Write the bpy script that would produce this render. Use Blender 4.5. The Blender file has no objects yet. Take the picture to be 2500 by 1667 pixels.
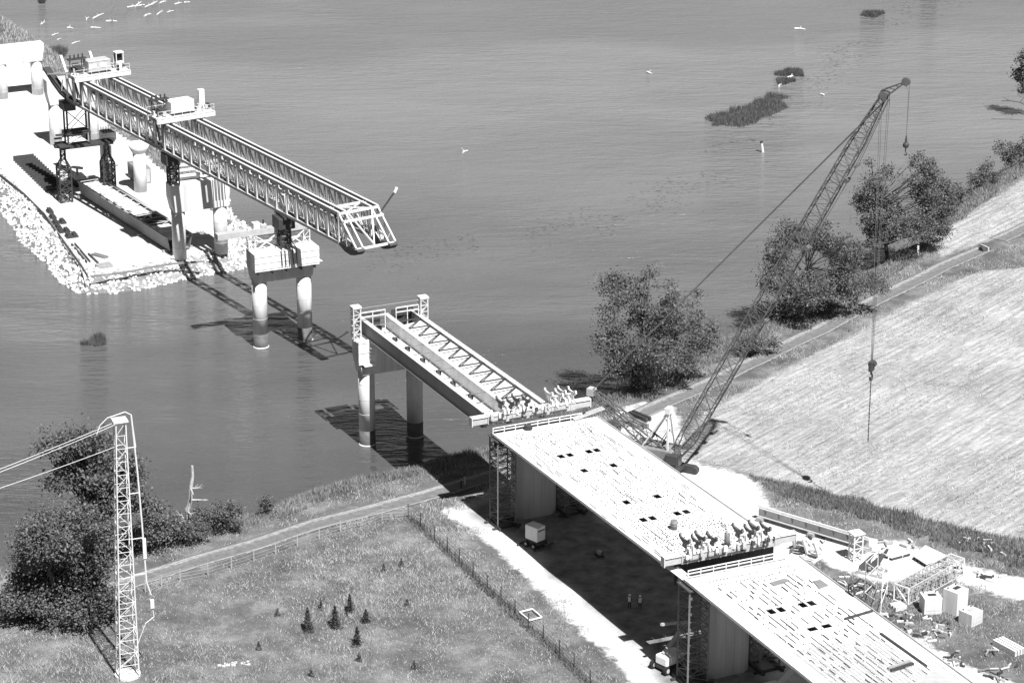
import bpy, bmesh, math, random
import numpy as np
from mathutils import Vector, Matrix, noise as mnoise
random.seed(7); rng = np.random.default_rng(7)
R = math.radians
scn = bpy.context.scene
col = scn.collection

# ------------------------------------------------------------------ camera, sky, sun, exposure
CAM_H = 132.0; PITCH = R(20); FPX = 6650.0
cam_d = bpy.data.cameras.new('camera'); cam = bpy.data.objects.new('camera', cam_d); col.objects.link(cam)
cam.location = (0, 0, CAM_H); cam.rotation_euler = (R(90) - PITCH, 0, 0)
cam_d.sensor_width = 36; cam_d.lens = FPX / 2500 * 36; cam_d.clip_end = 8000; cam_d.clip_start = 1
scn.camera = cam
SUN_EL = R(56); SUN_AZ = R(153)
SUN_STRENGTH = 5.0; SKY_STRENGTH = 0.05; EXPOSURE = 0.85
wd = bpy.data.worlds.new('World'); scn.world = wd; wd.use_nodes = True
nt = wd.node_tree; nt.nodes.clear()
sky = nt.nodes.new('ShaderNodeTexSky'); sky.sky_type = 'NISHITA'; sky.sun_disc = False
sky.sun_elevation = SUN_EL; sky.sun_rotation = SUN_AZ; sky.dust_density = 0.2; sky.air_density = 0.45; sky.ozone_density = 1.0
bw = nt.nodes.new('ShaderNodeRGBToBW'); bg = nt.nodes.new('ShaderNodeBackground'); wo = nt.nodes.new('ShaderNodeOutputWorld')
bg.inputs['Strength'].default_value = SKY_STRENGTH
nt.links.new(sky.outputs[0], bw.inputs[0]); nt.links.new(bw.outputs[0], bg.inputs[0]); nt.links.new(bg.outputs[0], wo.inputs[0])
sd = bpy.data.lights.new('sun', 'SUN'); sun = bpy.data.objects.new('sun', sd); col.objects.link(sun)
sd.energy = SUN_STRENGTH; sd.angle = R(0.5); sd.color = (1, 1, 1)
sv = Vector((math.sin(SUN_AZ) * math.cos(SUN_EL), math.cos(SUN_AZ) * math.cos(SUN_EL), math.sin(SUN_EL)))
sun.rotation_euler = (-sv).to_track_quat('-Z', 'Y').to_euler(); sun.location = (0, 200, 150)
scn.view_settings.view_transform = 'Standard'; scn.view_settings.look = 'None'
scn.view_settings.exposure = EXPOSURE; scn.view_settings.gamma = 1.0; scn.view_settings.use_curve_mapping = False

# ------------------------------------------------------------------ survey: bearings to places on the ground
_fw = np.array([0, math.cos(PITCH), -math.sin(PITCH)]); _up = np.array([0, math.sin(PITCH), math.cos(PITCH)])
def at(px, py, z=0.0):                       # a bearing taken on the photograph, met with the level z
    d = _fw + np.array([1., 0, 0]) * (px - 1250) / FPX - _up * (py - 833.5) / FPX
    return Vector(np.array([0, 0, CAM_H]) + d * ((z - CAM_H) / d[2]))
PHI = R(24.7); AX = Vector((math.sin(PHI), -math.cos(PHI), 0)); CR = Vector((math.cos(PHI), math.sin(PHI), 0))
ORI = Vector((-32.35, 362.05, 0)); UZ = Vector((0, 0, 1))
def W(s, t, z): return ORI + AX * s + CR * t + UZ * z      # bridge frame: s along the bridge, t across
def S(px, py, z):
    p = at(px, py, z) - ORI; return p.dot(AX), p.dot(CR)

# ------------------------------------------------------------------ materials
MATS = {}
def mat(name, c, rough=0.8, var=0.12, scale=1.5, bump=0.0, bscale=20, metal=0.0, c2=None, streak=False, spec=0.3):
    if name in MATS: return MATS[name]
    m = bpy.data.materials.new(name); m.use_nodes = True; MATS[name] = m
    n = m.node_tree; b = n.nodes['Principled BSDF']
    b.inputs['Roughness'].default_value = rough; b.inputs['Metallic'].default_value = metal
    b.inputs['Specular IOR Level'].default_value = spec
    g = n.nodes.new('ShaderNodeNewGeometry')
    mp = n.nodes.new('ShaderNodeMapping'); n.links.new(g.outputs['Position'], mp.inputs[0])
    if streak: mp.inputs['Scale'].default_value = (1, 1, 0.12)
    nz = n.nodes.new('ShaderNodeTexNoise'); nz.inputs['Scale'].default_value = scale; nz.inputs['Detail'].default_value = 6
    nz.inputs['Roughness'].default_value = 0.65
    n.links.new(mp.outputs[0], nz.inputs['Vector'])
    rp = n.nodes.new('ShaderNodeValToRGB'); rp.color_ramp.elements[0].position = 0.3; rp.color_ramp.elements[1].position = 0.7
    lo = max(0, c * (1 - var)) if c2 is None else c2; hi = min(1, c * (1 + var)) if c2 is None else c
    rp.color_ramp.elements[0].color = (lo, lo, lo, 1); rp.color_ramp.elements[1].color = (hi, hi, hi, 1)
    n.links.new(nz.outputs[0], rp.inputs[0]); n.links.new(rp.outputs[0], b.inputs['Base Color'])
    if bump:
        n2 = n.nodes.new('ShaderNodeTexNoise'); n2.inputs['Scale'].default_value = bscale; n2.inputs['Detail'].default_value = 4
        n.links.new(g.outputs['Position'], n2.inputs['Vector'])
        bp = n.nodes.new('ShaderNodeBump'); bp.inputs['Strength'].default_value = bump; bp.inputs['Distance'].default_value = 0.1
        n.links.new(n2.outputs[0], bp.inputs['Height']); n.links.new(bp.outputs[0], b.inputs['Normal'])
    return m
CONC = mat('concrete', 0.56, 0.9, 0.22, 0.9, 0.1, 8, streak=True)
CONC_GREY = mat('grey_concrete', 0.38, 0.9, 0.16, 0.8, 0.15, 6, streak=True)
WET = mat('tide_stained_concrete', 0.10, 0.7, 0.35, 1.6, 0.2, 8)
FORM = mat('white_form_panel', 0.68, 0.7, 0.12, 1.2)
DECKM = mat('deck_concrete', 0.62, 0.85, 0.22, 0.45, 0.06, 12)
STEEL_W = mat('white_painted_steel', 0.62, 0.5, 0.12, 1.5)
STEEL_L = mat('light_grey_steel', 0.40, 0.5, 0.12, 1.3)
STEEL_M = mat('weathered_steel', 0.20, 0.65, 0.25, 0.8, streak=True)
STEEL_D = mat('dark_steel', 0.05, 0.55, 0.3, 2)
CRANE_M = mat('crane_steel', 0.11, 0.5, 0.3, 1.5)
RUBBER = mat('black_rubber', 0.02, 0.8, 0.2, 4)
TIMBER = mat('weathered_timber', 0.30, 0.9, 0.3, 3)
WOODW = mat('bleached_wood', 0.55, 0.9, 0.25, 4)
ROCKM = mat('riprap_rock', 0.62, 0.95, 0.28, 2.2, 0.4, 5)
REBAR = mat('rebar', 0.05, 0.8, 0.3, 5)
CLOTH_W = mat('safety_vest', 0.62, 0.9, 0.1, 8)
CLOTH_D = mat('dark_workwear', 0.025, 0.95, 0.3, 8)
SKIN = mat('skin', 0.32, 0.6, 0.05, 8)
BARK = mat('bark', 0.10, 0.95, 0.35, 3, 0.4, 14)
DEADW = mat('dead_wood', 0.40, 0.95, 0.3, 3)
GLASS = mat('dark_glass', 0.02, 0.1, 0.1, 1, spec=0.6)

# ------------------------------------------------------------------ object helpers
ORG = {}
def setp(o, label=None, cat=None, group=None, kind=None):
    if label: o['label'] = label
    if cat: o['category'] = cat
    if group: o['group'] = group
    if kind: o['kind'] = kind
    return o
def thing(name, loc, label, cat, group=None):
    o = bpy.data.objects.new(name, None); o.empty_display_size = 0.3; o.location = loc; col.objects.link(o)
    ORG[o.name] = Vector(loc)
    return setp(o, label, cat, group)
class MB:
    def __init__(self): self.v = []; self.f = []
    def add(self, vs, fs):
        b = len(self.v); self.v += [tuple(x) for x in vs]; self.f += [tuple(b + i for i in f) for f in fs]; return self
    def hexa(self, p):                                   # 8 corners: bottom 4 ccw, top 4 ccw
        return self.add(p, [(3, 2, 1, 0), (4, 5, 6, 7), (0, 1, 5, 4), (1, 2, 6, 5), (2, 3, 7, 6), (3, 0, 4, 7)])
    def box(self, c, sx, sy, sz, ux=Vector((1, 0, 0)), uy=Vector((0, 1, 0)), uz=UZ):
        c = Vector(c); a, b, d = ux * sx / 2, uy * sy / 2, uz * sz / 2
        return self.hexa([c - a - b - d, c + a - b - d, c + a + b - d, c - a + b - d, c - a - b + d, c + a - b + d, c + a + b + d, c - a + b + d])
    def bbox(self, s0, s1, t0, t1, z0, z1):              # box in the bridge frame
        return self.hexa([W(s0, t0, z0), W(s1, t0, z0), W(s1, t1, z0), W(s0, t1, z0), W(s0, t0, z1), W(s1, t0, z1), W(s1, t1, z1), W(s0, t1, z1)])
    def bar(self, p, q, w=0.1, h=None, up=UZ):
        p, q = Vector(p), Vector(q); h = h or w; d = (q - p)
        if d.length < 1e-6: return self
        d.normalize(); x = d.cross(up)
        if x.length < 1e-3: x = d.cross(Vector((1, 0, 0))) if abs(d.x) < 0.9 else d.cross(Vector((0, 1, 0)))
        x.normalize(); y = x.cross(d)
        a, b = x * w / 2, y * h / 2
        return self.hexa([p - a - b, p + a - b, p + a + b, p - a + b, q - a - b, q + a - b, q + a + b, q - a + b])
    def tube(self, p, q, r0, r1=None, n=8, cap=True):
        p, q = Vector(p), Vector(q); r1 = r0 if r1 is None else r1
        d = (q - p).normalized(); x = d.orthogonal().normalized(); y = d.cross(x)
        vs = []
        for c, r in ((p, r0), (q, r1)):
            for i in range(n):
                a = 2 * math.pi * i / n; vs.append(c + x * math.cos(a) * r + y * math.sin(a) * r)
        fs = [(i, (i + 1) % n, n + (i + 1) % n, n + i) for i in range(n)]
        if cap: fs += [tuple(reversed(range(n))), tuple(range(n, 2 * n))]
        return self.add(vs, fs)
    def path(self, pts, r, n=5):
        for a, b in zip(pts, pts[1:]): self.tube(a, b, r, n=n)
        return self
    def prism(self, poly, ex):                           # polygon of points extruded by a vector
        n = len(poly); p = [Vector(x) for x in poly]; ex = Vector(ex)
        return self.add(p + [x + ex for x in p], [tuple(reversed(range(n))), tuple(range(n, 2 * n))] + [(i, (i + 1) % n, n + (i + 1) % n, n + i) for i in range(n)])
    def sphere(self, c, r, n=8, m=5, sz=1.0):
        c = Vector(c); vs = [c + UZ * r * sz]
        for j in range(1, m):
            a = math.pi * j / m
            for i in range(n):
                b = 2 * math.pi * i / n; vs.append(c + Vector((r * math.sin(a) * math.cos(b), r * math.sin(a) * math.sin(b), r * sz * math.cos(a))))
        vs.append(c - UZ * r * sz); fs = []
        for i in range(n): fs.append((0, 1 + i, 1 + (i + 1) % n))
        for j in range(m - 2):
            for i in range(n):
                a = 1 + j * n + i; b = 1 + j * n + (i + 1) % n; fs.append((a, a + n, b + n, b))
        e = len(vs) - 1; b0 = 1 + (m - 2) * n
        for i in range(n): fs.append((b0 + i, e, b0 + (i + 1) % n))
        return self.add(vs, fs)
    def build(self, name, m, parent=None, smooth=False, bevel=0.0):
        o0 = ORG.get(parent.name, Vector((0, 0, 0))) if parent else Vector((0, 0, 0))
        me = bpy.data.meshes.new(name)
        me.from_pydata([(x[0] - o0.x, x[1] - o0.y, x[2] - o0.z) for x in self.v], [], self.f)
        me.materials.append(m)
        if smooth:
            for p in me.polygons: p.use_smooth = True
        me.update()
        bm = bmesh.new(); bm.from_mesh(me); bmesh.ops.recalc_face_normals(bm, faces=bm.faces); bm.to_mesh(me); bm.free()
        o = bpy.data.objects.new(name, me); col.objects.link(o)
        if bevel:
            md = o.modifiers.new('bevel', 'BEVEL'); md.width = bevel; md.segments = 2; md.limit_method = 'ANGLE'
        if parent: o.parent = parent
        ORG[o.name] = o0
        return o
def fastmesh(name, verts, faces_n, m, parent=None, kind=None):   # numpy: verts (N,3), all faces with faces_n corners, sequential
    o0 = ORG.get(parent.name, Vector((0, 0, 0))) if parent else Vector((0, 0, 0))
    v = np.asarray(verts, dtype=np.float32) - np.array(o0, dtype=np.float32); nv = len(v); nf = nv // faces_n
    me = bpy.data.meshes.new(name); me.vertices.add(nv); me.vertices.foreach_set('co', v.ravel())
    me.loops.add(nv); me.loops.foreach_set('vertex_index', np.arange(nv, dtype=np.int32))
    me.polygons.add(nf); me.polygons.foreach_set('loop_start', np.arange(0, nv, faces_n, dtype=np.int32))
    me.polygons.foreach_set('loop_total', np.full(nf, faces_n, dtype=np.int32))
    me.materials.append(m); me.update(); me.validate()
    o = bpy.data.objects.new(name, me); col.objects.link(o)
    if parent: o.parent = parent
    ORG[o.name] = o0
    if kind: o['kind'] = kind
    return o
def copy_tree(o, delta, parent=None):
    c = o.copy(); col.objects.link(c); c.parent = parent
    if parent is None:
        c.location = o.location + delta; ORG[c.name] = Vector(c.location)
    for ch in [x for x in o.children]: copy_tree(ch, delta, c)
    return c
def inst(proto, name, parent, mw):                   # share a piece's mesh, place it by a world matrix under its thing
    o = bpy.data.objects.new(name, proto); col.objects.link(o)
    o0 = ORG[parent.name]; o.parent = parent; o.matrix_local = Matrix.Translation(-o0) @ mw; ORG[o.name] = o0
    return o
def frame(p, x, y, z): return Matrix(((x[0], y[0], z[0], p[0]), (x[1], y[1], z[1], p[1]), (x[2], y[2], z[2], p[2]), (0, 0, 0, 1)))
def unitbar(name, w, h, L, m):
    b = MB().box((0, 0, L / 2), w, h, L); me = bpy.data.meshes.new(name); me.from_pydata(b.v, [], b.f); me.materials.append(m); me.update(); return me
def lattice(root, p, q, w0, w1, n, leg, lace, m, ux, uy, name_leg='leg', name_l='lacing', two=False):
    """square lattice from p to q with legs as single parts and their lacing as one part"""
    p, q = Vector(p), Vector(q)
    c = [(-1, -1), (1, -1), (1, 1), (-1, 1)]
    P = lambda k, i: p.lerp(q, i / n) + (ux * c[k][0] + uy * c[k][1]) * ((w0 + (w1 - w0) * i / n) / 2)
    for k in range(4): MB().bar(P(k, 0), P(k, n), leg).build(name_leg, m, root)
    l = MB()
    for i in range(n):
        for k in range(4):
            k2 = (k + 1) % 4
            l.bar(P(k, i + 1), P(k2, i + 1), lace)
            a, b = (k, k2) if i % 2 else (k2, k)
            l.bar(P(a, i), P(b, i + 1), lace)
            if two: l.bar(P(b, i), P(a, i + 1), lace)
    o = l.build(name_l, m, root); o['kind'] = 'stuff'; return o

# ------------------------------------------------------------------ signed distance of the shores and fields
def sdf(poly, X, Y):
    P = np.array([(p[0], p[1]) for p in poly]); inside = np.zeros(X.shape, bool); d = np.full(X.shape, 1e9)
    for i in range(len(P)):
        ax_, ay_ = P[i]; bx_, by_ = P[(i + 1) % len(P)]
        ex, ey = bx_ - ax_, by_ - ay_; L = ex * ex + ey * ey + 1e-9
        tt = np.clip(((X - ax_) * ex + (Y - ay_) * ey) / L, 0, 1)
        d = np.minimum(d, np.hypot(X - ax_ - tt * ex, Y - ay_ - tt * ey))
        cond = ((ay_ > Y) != (by_ > Y))
        xi = ax_ + (Y - ay_) * ex / (ey if abs(ey) > 1e-9 else 1e-9)
        inside ^= cond & (X < xi)
    return np.where(inside, d, -d)
def vnoise(X, Y, sc, seed=0):
    x = X / sc + seed * 17.3; y = Y / sc + seed * 9.1
    i = np.floor(x).astype(int); j = np.floor(y).astype(int); fx = x - i; fy = y - j
    fx = fx * fx * (3 - 2 * fx); fy = fy * fy * (3 - 2 * fy)
    h = lambda a, b: np.modf(np.abs(np.sin(a * 127.1 + b * 311.7 + seed * 7.7) * 43758.5453))[0]
    return (h(i, j) * (1 - fx) + h(i + 1, j) * fx) * (1 - fy) + (h(i, j + 1) * (1 - fx) + h(i + 1, j + 1) * fx) * fy
SHORE_PX = [(-400, 1500), (0, 1395), (120, 1370), (250, 1355), (400, 1318), (500, 1282), (590, 1268), (634, 1254), (697, 1223), (795, 1196), (854, 1180), (972, 1156), (1012, 1140),
            (1067, 1129), (1130, 1117), (1200, 1089), (1300, 1050), (1400, 1000), (1480, 965), (1560, 930), (1640, 900), (1700, 872), (1760, 832), (1850, 790),
            (1960, 745), (2060, 690), (2120, 655), (2179, 622), (2250, 560), (2326, 480), (2382, 452), (2435, 420), (2500, 362), (2700, 250)]
LAND = [at(x, y, 0) for x, y in SHORE_PX] + [Vector((260, 520, 0)), Vector((260, 150, 0)), Vector((-180, 150, 0))]
GZ = 3.0
def land_h(X, Y):
    X = np.asarray(X, float); Y = np.asarray(Y, float)
    d = sdf(LAND, X, Y)
    k = np.clip(d / 6.5, 0, 1); up_ = GZ * k * k * (3 - 2 * k)
    up_ = up_ + np.clip(d / 6, 0, 1) * (vnoise(X, Y, 7, 1) - .5) * .25 * np.clip((d - 3) / 6, 0, 1)
    return np.where(d > 0, up_ + 0.02, np.maximum(d * 0.5, -2.5)), d
def gz(p): return float(land_h(np.array([p[0]]), np.array([p[1]]))[0][0])
def ag(px, py, z=GZ):
    p = at(px, py, z); p.z = gz(p); return p
# ------------------------------------------------------------------ terrain
def nd(n, t, **kw):
    x = n.nodes.new(t)
    for k, v in kw.items():
        if k in x.inputs: x.inputs[k].default_value = v
        else: setattr(x, k, v)
    return x
def grey(v): return (v, v, v, 1)
def ramp(n, src, stops):
    r = n.nodes.new('ShaderNodeValToRGB'); e = r.color_ramp.elements
    e[0].position, e[0].color = stops[0][0], grey(stops[0][1]); e[1].position, e[1].color = stops[-1][0], grey(stops[-1][1])
    for p, v in stops[1:-1]:
        q = e.new(p); q.color = grey(v)
    n.links.new(src, r.inputs[0]); return r.outputs[0]
def mathn(n, op, a, b=None):
    x = n.nodes.new('ShaderNodeMath'); x.operation = op
    for i, v in enumerate((a, b)):
        if v is None: continue
        if isinstance(v, (int, float)): x.inputs[i].default_value = v
        else: n.links.new(v, x.inputs[i])
    return x.outputs[0]
def ground_material():
    m = bpy.data.materials.new('ground_cover'); m.use_nodes = True; n = m.node_tree; b = n.nodes['Principled BSDF']
    b.inputs['Roughness'].default_value = 0.95; b.inputs['Specular IOR Level'].default_value = 0.1
    g = n.nodes.new('ShaderNodeNewGeometry'); P = g.outputs['Position']
    def noise(sc, det=5, rough=.6, vec=P):
        x = nd(n, 'ShaderNodeTexNoise', Scale=sc, Detail=det, Roughness=rough); n.links.new(vec, x.inputs['Vector']); return x.outputs[0]
    def attr(a): x = n.nodes.new('ShaderNodeAttribute'); x.attribute_name = a; return x.outputs['Fac']
    # dry grass
    gr = ramp(n, noise(0.22, 6, .7), [(0.3, .06), (0.5, .12), (0.72, .24)])
    # gravel: pale crushed stone with damp tracks and scattered weeds
    gv = ramp(n, noise(0.5, 8, .7), [(0.25, .34), (0.45, .52), (0.7, .66)])
    sp = ramp(n, noise(5.0, 3, .8), [(0.36, .35), (0.45, 1.0)])
    mg = nd(n, 'ShaderNodeMixRGB', blend_type='MULTIPLY', Fac=0.6); n.links.new(gv, mg.inputs[1]); n.links.new(sp, mg.inputs[2])
    # shade painted into the ground colour under the deck and between the riprap rocks
    dm = nd(n, 'ShaderNodeMixRGB', Fac=0.0); n.links.new(ramp(n, attr('ground_shade'), [(0.0, 0.0), (1.0, 1.0)]), dm.inputs[0])
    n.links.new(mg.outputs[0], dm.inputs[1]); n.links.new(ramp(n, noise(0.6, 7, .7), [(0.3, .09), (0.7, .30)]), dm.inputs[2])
    # straw field, drilled in rows
    mp = nd(n, 'ShaderNodeMapping'); mp.vector_type = 'TEXTURE'; mp.inputs['Rotation'].default_value = (0, 0, ROWANG); mp.inputs['Scale'].default_value = (9, .6, 1)
    n.links.new(P, mp.inputs[0]); rows = noise(1.0, 5, .65, mp.outputs[0])
    mp2 = nd(n, 'ShaderNodeMapping'); mp2.vector_type = 'TEXTURE'; mp2.inputs['Rotation'].default_value = (0, 0, ROWANG - .3); mp2.inputs['Scale'].default_value = (2.2, .8, 1)
    n.links.new(P, mp2.inputs[0])
    fld = mathn(n, 'ADD', mathn(n, 'MULTIPLY', rows, .42), mathn(n, 'ADD', mathn(n, 'MULTIPLY', noise(1.6, 5, .75, mp2.outputs[0]), .36), mathn(n, 'MULTIPLY', noise(0.09, 4, .6), .22)))
    fc = ramp(n, fld, [(0.37, .14), (0.5, .29), (0.63, .48)])
    edge = mathn(n, 'SUBTRACT', mathn(n, 'MULTIPLY', noise(0.55, 6, .75), 5.0), 2.5)
    fg = mathn(n, 'ADD', attr('gravel'), edge)
    fgr = ramp(n, mathn(n, 'ADD', mathn(n, 'MULTIPLY', fg, .5), .5), [(0.25, 0), (0.75, 1)])
    ff = ramp(n, mathn(n, 'ADD', mathn(n, 'MULTIPLY', mathn(n, 'ADD', attr('field'), mathn(n, 'MULTIPLY', edge, .5)), .6), .5), [(0.2, 0), (0.8, 1)])
    m1 = nd(n, 'ShaderNodeMixRGB'); n.links.new(fgr, m1.inputs[0]); n.links.new(gr, m1.inputs[1]); n.links.new(dm.outputs[0], m1.inputs[2])
    m2 = nd(n, 'ShaderNodeMixRGB'); n.links.new(ff, m2.inputs[0]); n.links.new(m1.outputs[0], m2.inputs[1]); n.links.new(fc, m2.inputs[2])
    n.links.new(m2.outputs[0], b.inputs['Base Color'])
    bp = nd(n, 'ShaderNodeBump', Strength=0.5, Distance=0.15); n.links.new(noise(3.5, 6, .75), bp.inputs['Height']); n.links.new(bp.outputs[0], b.inputs['Normal'])
    return m
def pxpoly(pts, z=GZ): return [at(x, y, z) for x, y in pts]
GRAVEL = pxpoly([(1100, 1262), (1080, 1247), (1120, 1234), (1200, 1190), (1300, 1130), (1400, 1080), (1480, 1030), (1525, 992), (1570, 980), (1640, 995), (1662, 1030),
                 (1668, 1100), (1720, 1135), (1790, 1150), (1850, 1180), (1880, 1230), (1930, 1275), (2000, 1300), (2080, 1310), (2200, 1322), (2350, 1372), (2520, 1420),
                 (2520, 1470), (2400, 1445), (2280, 1400), (2170, 1425), (2060, 1395), (1990, 1360), (1960, 1390), (2080, 1480), (2150, 1530), (2250, 1560), (2350, 1620), (2470, 1667), (2600, 1900),
                 (1560, 1900), (1560, 1690), (1500, 1615), (1430, 1550), (1370, 1490), (1310, 1430), (1250, 1375), (1190, 1325), (1140, 1290)])
FIELD = pxpoly([(1680, 1085), (1690, 1045), (1720, 1005), (1770, 978), (1900, 910), (2050, 832), (2200, 748), (2320, 692), (2400, 662), (2520, 652), (2800, 640), (2800, 1480), (2500, 1325), (2350, 1288),
                (2200, 1252), (2050, 1212), (1950, 1182), (1860, 1166), (1760, 1140), (1690, 1125)])
FIELD2 = pxpoly([(2240, 592), (2330, 545), (2420, 487), (2520, 425), (2700, 320), (2700, 470), (2520, 542), (2420, 587), (2300, 627)])
DECK_SHADE = pxpoly([(1120, 1240), (1210, 1190), (1300, 1160), (1420, 1190), (1560, 1290), (1700, 1400), (1860, 1560), (1950, 1667), (1950, 1720), (1600, 1720), (1540, 1610), (1440, 1510), (1320, 1405), (1200, 1305)])  # outline of the deck's shadow, painted darker into the ground
a_, b_ = at(1750, 930, 3), at(2300, 655, 3); ROWANG = math.atan2((b_ - a_).y, (b_ - a_).x)
GMAT = ground_material()
def terrain(X0, X1, Y0, Y1, step, hfun, zones):
    xs = np.arange(X0, X1 + step / 2, step); ys = np.arange(Y0, Y1 + step / 2, step)
    X, Y = np.meshgrid(xs, ys); Z, D = hfun(X, Y); nx = len(xs); ny = len(ys)
    att, cls = zones(X, Y, D)
    idx = np.arange(nx * ny).reshape(ny, nx)
    q = np.stack([idx[:-1, :-1], idx[:-1, 1:], idx[1:, 1:], idx[1:, :-1]], -1).reshape(-1, 4)
    dm = np.maximum.reduce([D[:-1, :-1], D[:-1, 1:], D[1:, 1:], D[1:, :-1]]).reshape(-1)
    qc = cls[:-1, :-1].reshape(-1); V = np.stack([X, Y, Z], -1).reshape(-1, 3).astype(np.float32)
    for k, name in enumerate(zones.names):
        sel = q[(qc == k) & (dm > -4)]
        if not len(sel): continue
        u, inv = np.unique(sel, return_inverse=True); inv = inv.reshape(-1, 4).astype(np.int32)
        me = bpy.data.meshes.new(name); me.vertices.add(len(u)); me.vertices.foreach_set('co', V[u].ravel())
        me.loops.add(inv.size); me.loops.foreach_set('vertex_index', inv.ravel())
        me.polygons.add(len(inv)); me.polygons.foreach_set('loop_start', np.arange(0, inv.size, 4, dtype=np.int32)); me.polygons.foreach_set('loop_total', np.full(len(inv), 4, np.int32))
        me.polygons.foreach_set('use_smooth', np.ones(len(inv), bool))
        me.materials.append(zones.mat); me.update()
        for an, av in att.items():
            at_ = me.attributes.new(an, 'FLOAT', 'POINT'); at_.data.foreach_set('value', av.reshape(-1)[u].astype(np.float32))
        o = bpy.data.objects.new(name, me); col.objects.link(o); setp(o, zones.labels[k], None, None, 'structure')
def east_zones(X, Y, D):
    g = sdf(GRAVEL, X, Y); f = np.maximum(sdf(FIELD, X, Y), sdf(FIELD2, X, Y)); dp = sdf(DECK_SHADE, X, Y)
    cls = np.where(f > 0, 2, np.where(g > 0, 1, 0)); w = (vnoise(X, Y, 5, 3) - .5) * 5
    return {'gravel': g, 'field': f, 'ground_shade': np.clip((dp + w * .6 - .3) / 2.5, 0, 1)}, cls
east_zones.names = ['meadow', 'gravel_yard', 'straw_field']; east_zones.mat = GMAT
east_zones.labels = ['grassy meadow and river bank', 'pale gravel work yard around the bridge', 'pale straw field beyond the crane']
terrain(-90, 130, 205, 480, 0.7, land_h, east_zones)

ISL_ST = [(-33, -19.8), (-31.2, -16), (-31.0, -12), (-33.2, -1.5), (-34, 6.5), (-41, 10.5), (-50, 13.2), (-60, 13.0), (-76, 17), (-120, 17), (-180, 17), (-215, 15), (-260, 10), (-260, -30), (-140, -19.5), (-83, -19.3), (-61, -21), (-49, -20.4), (-38, -21)]
ISL = [W(s, t, 0) for s, t in ISL_ST]; IZ = 2.5
def isl_h(X, Y):
    d = sdf(ISL, np.asarray(X, float), np.asarray(Y, float)); return np.where(d > 0, np.clip(d / 3.4, 0, 1) * IZ, np.maximum(d * .6, -2.5)), d
def isl_zones(X, Y, D):
    s = (X - ORI.x) * AX.x + (Y - ORI.y) * AX.y; t = (X - ORI.x) * CR.x + (Y - ORI.y) * CR.y
    g = np.where((s < -165) | (t > 9.0), -4.0, 6.0) + np.where((t > 5.5) & (s < -45), (5.5 - t) * 1.2, 0)
    return {'gravel': g, 'field': np.full(X.shape, -20.), 'ground_shade': np.where(D < 3.1, 1.0, 0.0)}, np.zeros(X.shape, int)  # slope painted dark as wet soil and shade between the rocks
isl_zones.names = ['gravel_causeway']; isl_zones.mat = GMAT; isl_zones.labels = ['white gravel causeway with the western piers']
terrain(-190, 0, 370, 640, 0.9, isl_h, isl_zones)

# ------------------------------------------------------------------ water
def water_material():
    m = bpy.data.materials.new('river_water'); m.use_nodes = True; n = m.node_tree; b = n.nodes['Principled BSDF']
    g = n.nodes.new('ShaderNodeNewGeometry'); P = g.outputs['Position']
    b.inputs['IOR'].default_value = 1.33
    def noise(sc, rot, sx, sy, det=4, rough=.55):
        mp = nd(n, 'ShaderNodeMapping'); mp.inputs['Rotation'].default_value = (0, 0, rot); mp.inputs['Scale'].default_value = (sx, sy, 1); n.links.new(P, mp.inputs[0])
        x = nd(n, 'ShaderNodeTexNoise', Scale=sc, Detail=det, Roughness=rough); n.links.new(mp.outputs[0], x.inputs['Vector']); return x.outputs[0]
    # sky reflection painted into the base colour: darker near the bank, paler far out
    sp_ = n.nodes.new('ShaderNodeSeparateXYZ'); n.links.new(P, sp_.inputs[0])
    silt = mathn(n, 'ADD', mathn(n, 'MULTIPLY', mathn(n, 'SUBTRACT', sp_.outputs[1], 290), 1 / 260), mathn(n, 'MULTIPLY', mathn(n, 'SUBTRACT', noise(0.012, .3, 1, 2.0, 4), .5), .9))  # silt holds the painted reflection gradient plus random mottling
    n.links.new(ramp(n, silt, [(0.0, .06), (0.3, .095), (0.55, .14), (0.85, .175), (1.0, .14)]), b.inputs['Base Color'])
    n.links.new(ramp(n, noise(0.02, .5, 1, 2.4, 4), [(0.35, .08), (0.7, .2)]), b.inputs['Roughness'])
    amp = ramp(n, noise(0.018, -.4, 1, 2.5, 4), [(0.3, .35), (0.7, 1.0)])
    h = mathn(n, 'ADD', mathn(n, 'MULTIPLY', mathn(n, 'MULTIPLY', noise(0.75, .10, .42, 1.35, 4, .6), amp), 1.0), mathn(n, 'MULTIPLY', noise(0.22, -.25, .5, 1.5, 3), .9))
    bp = nd(n, 'ShaderNodeBump', Strength=1.0, Distance=0.85); n.links.new(h, bp.inputs['Height']); n.links.new(bp.outputs[0], b.inputs['Normal'])
    return m
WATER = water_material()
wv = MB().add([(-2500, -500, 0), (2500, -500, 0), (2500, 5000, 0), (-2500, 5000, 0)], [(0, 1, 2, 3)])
setp(wv.build('water', WATER), 'rippled grey river', None, None, 'structure')

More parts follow.
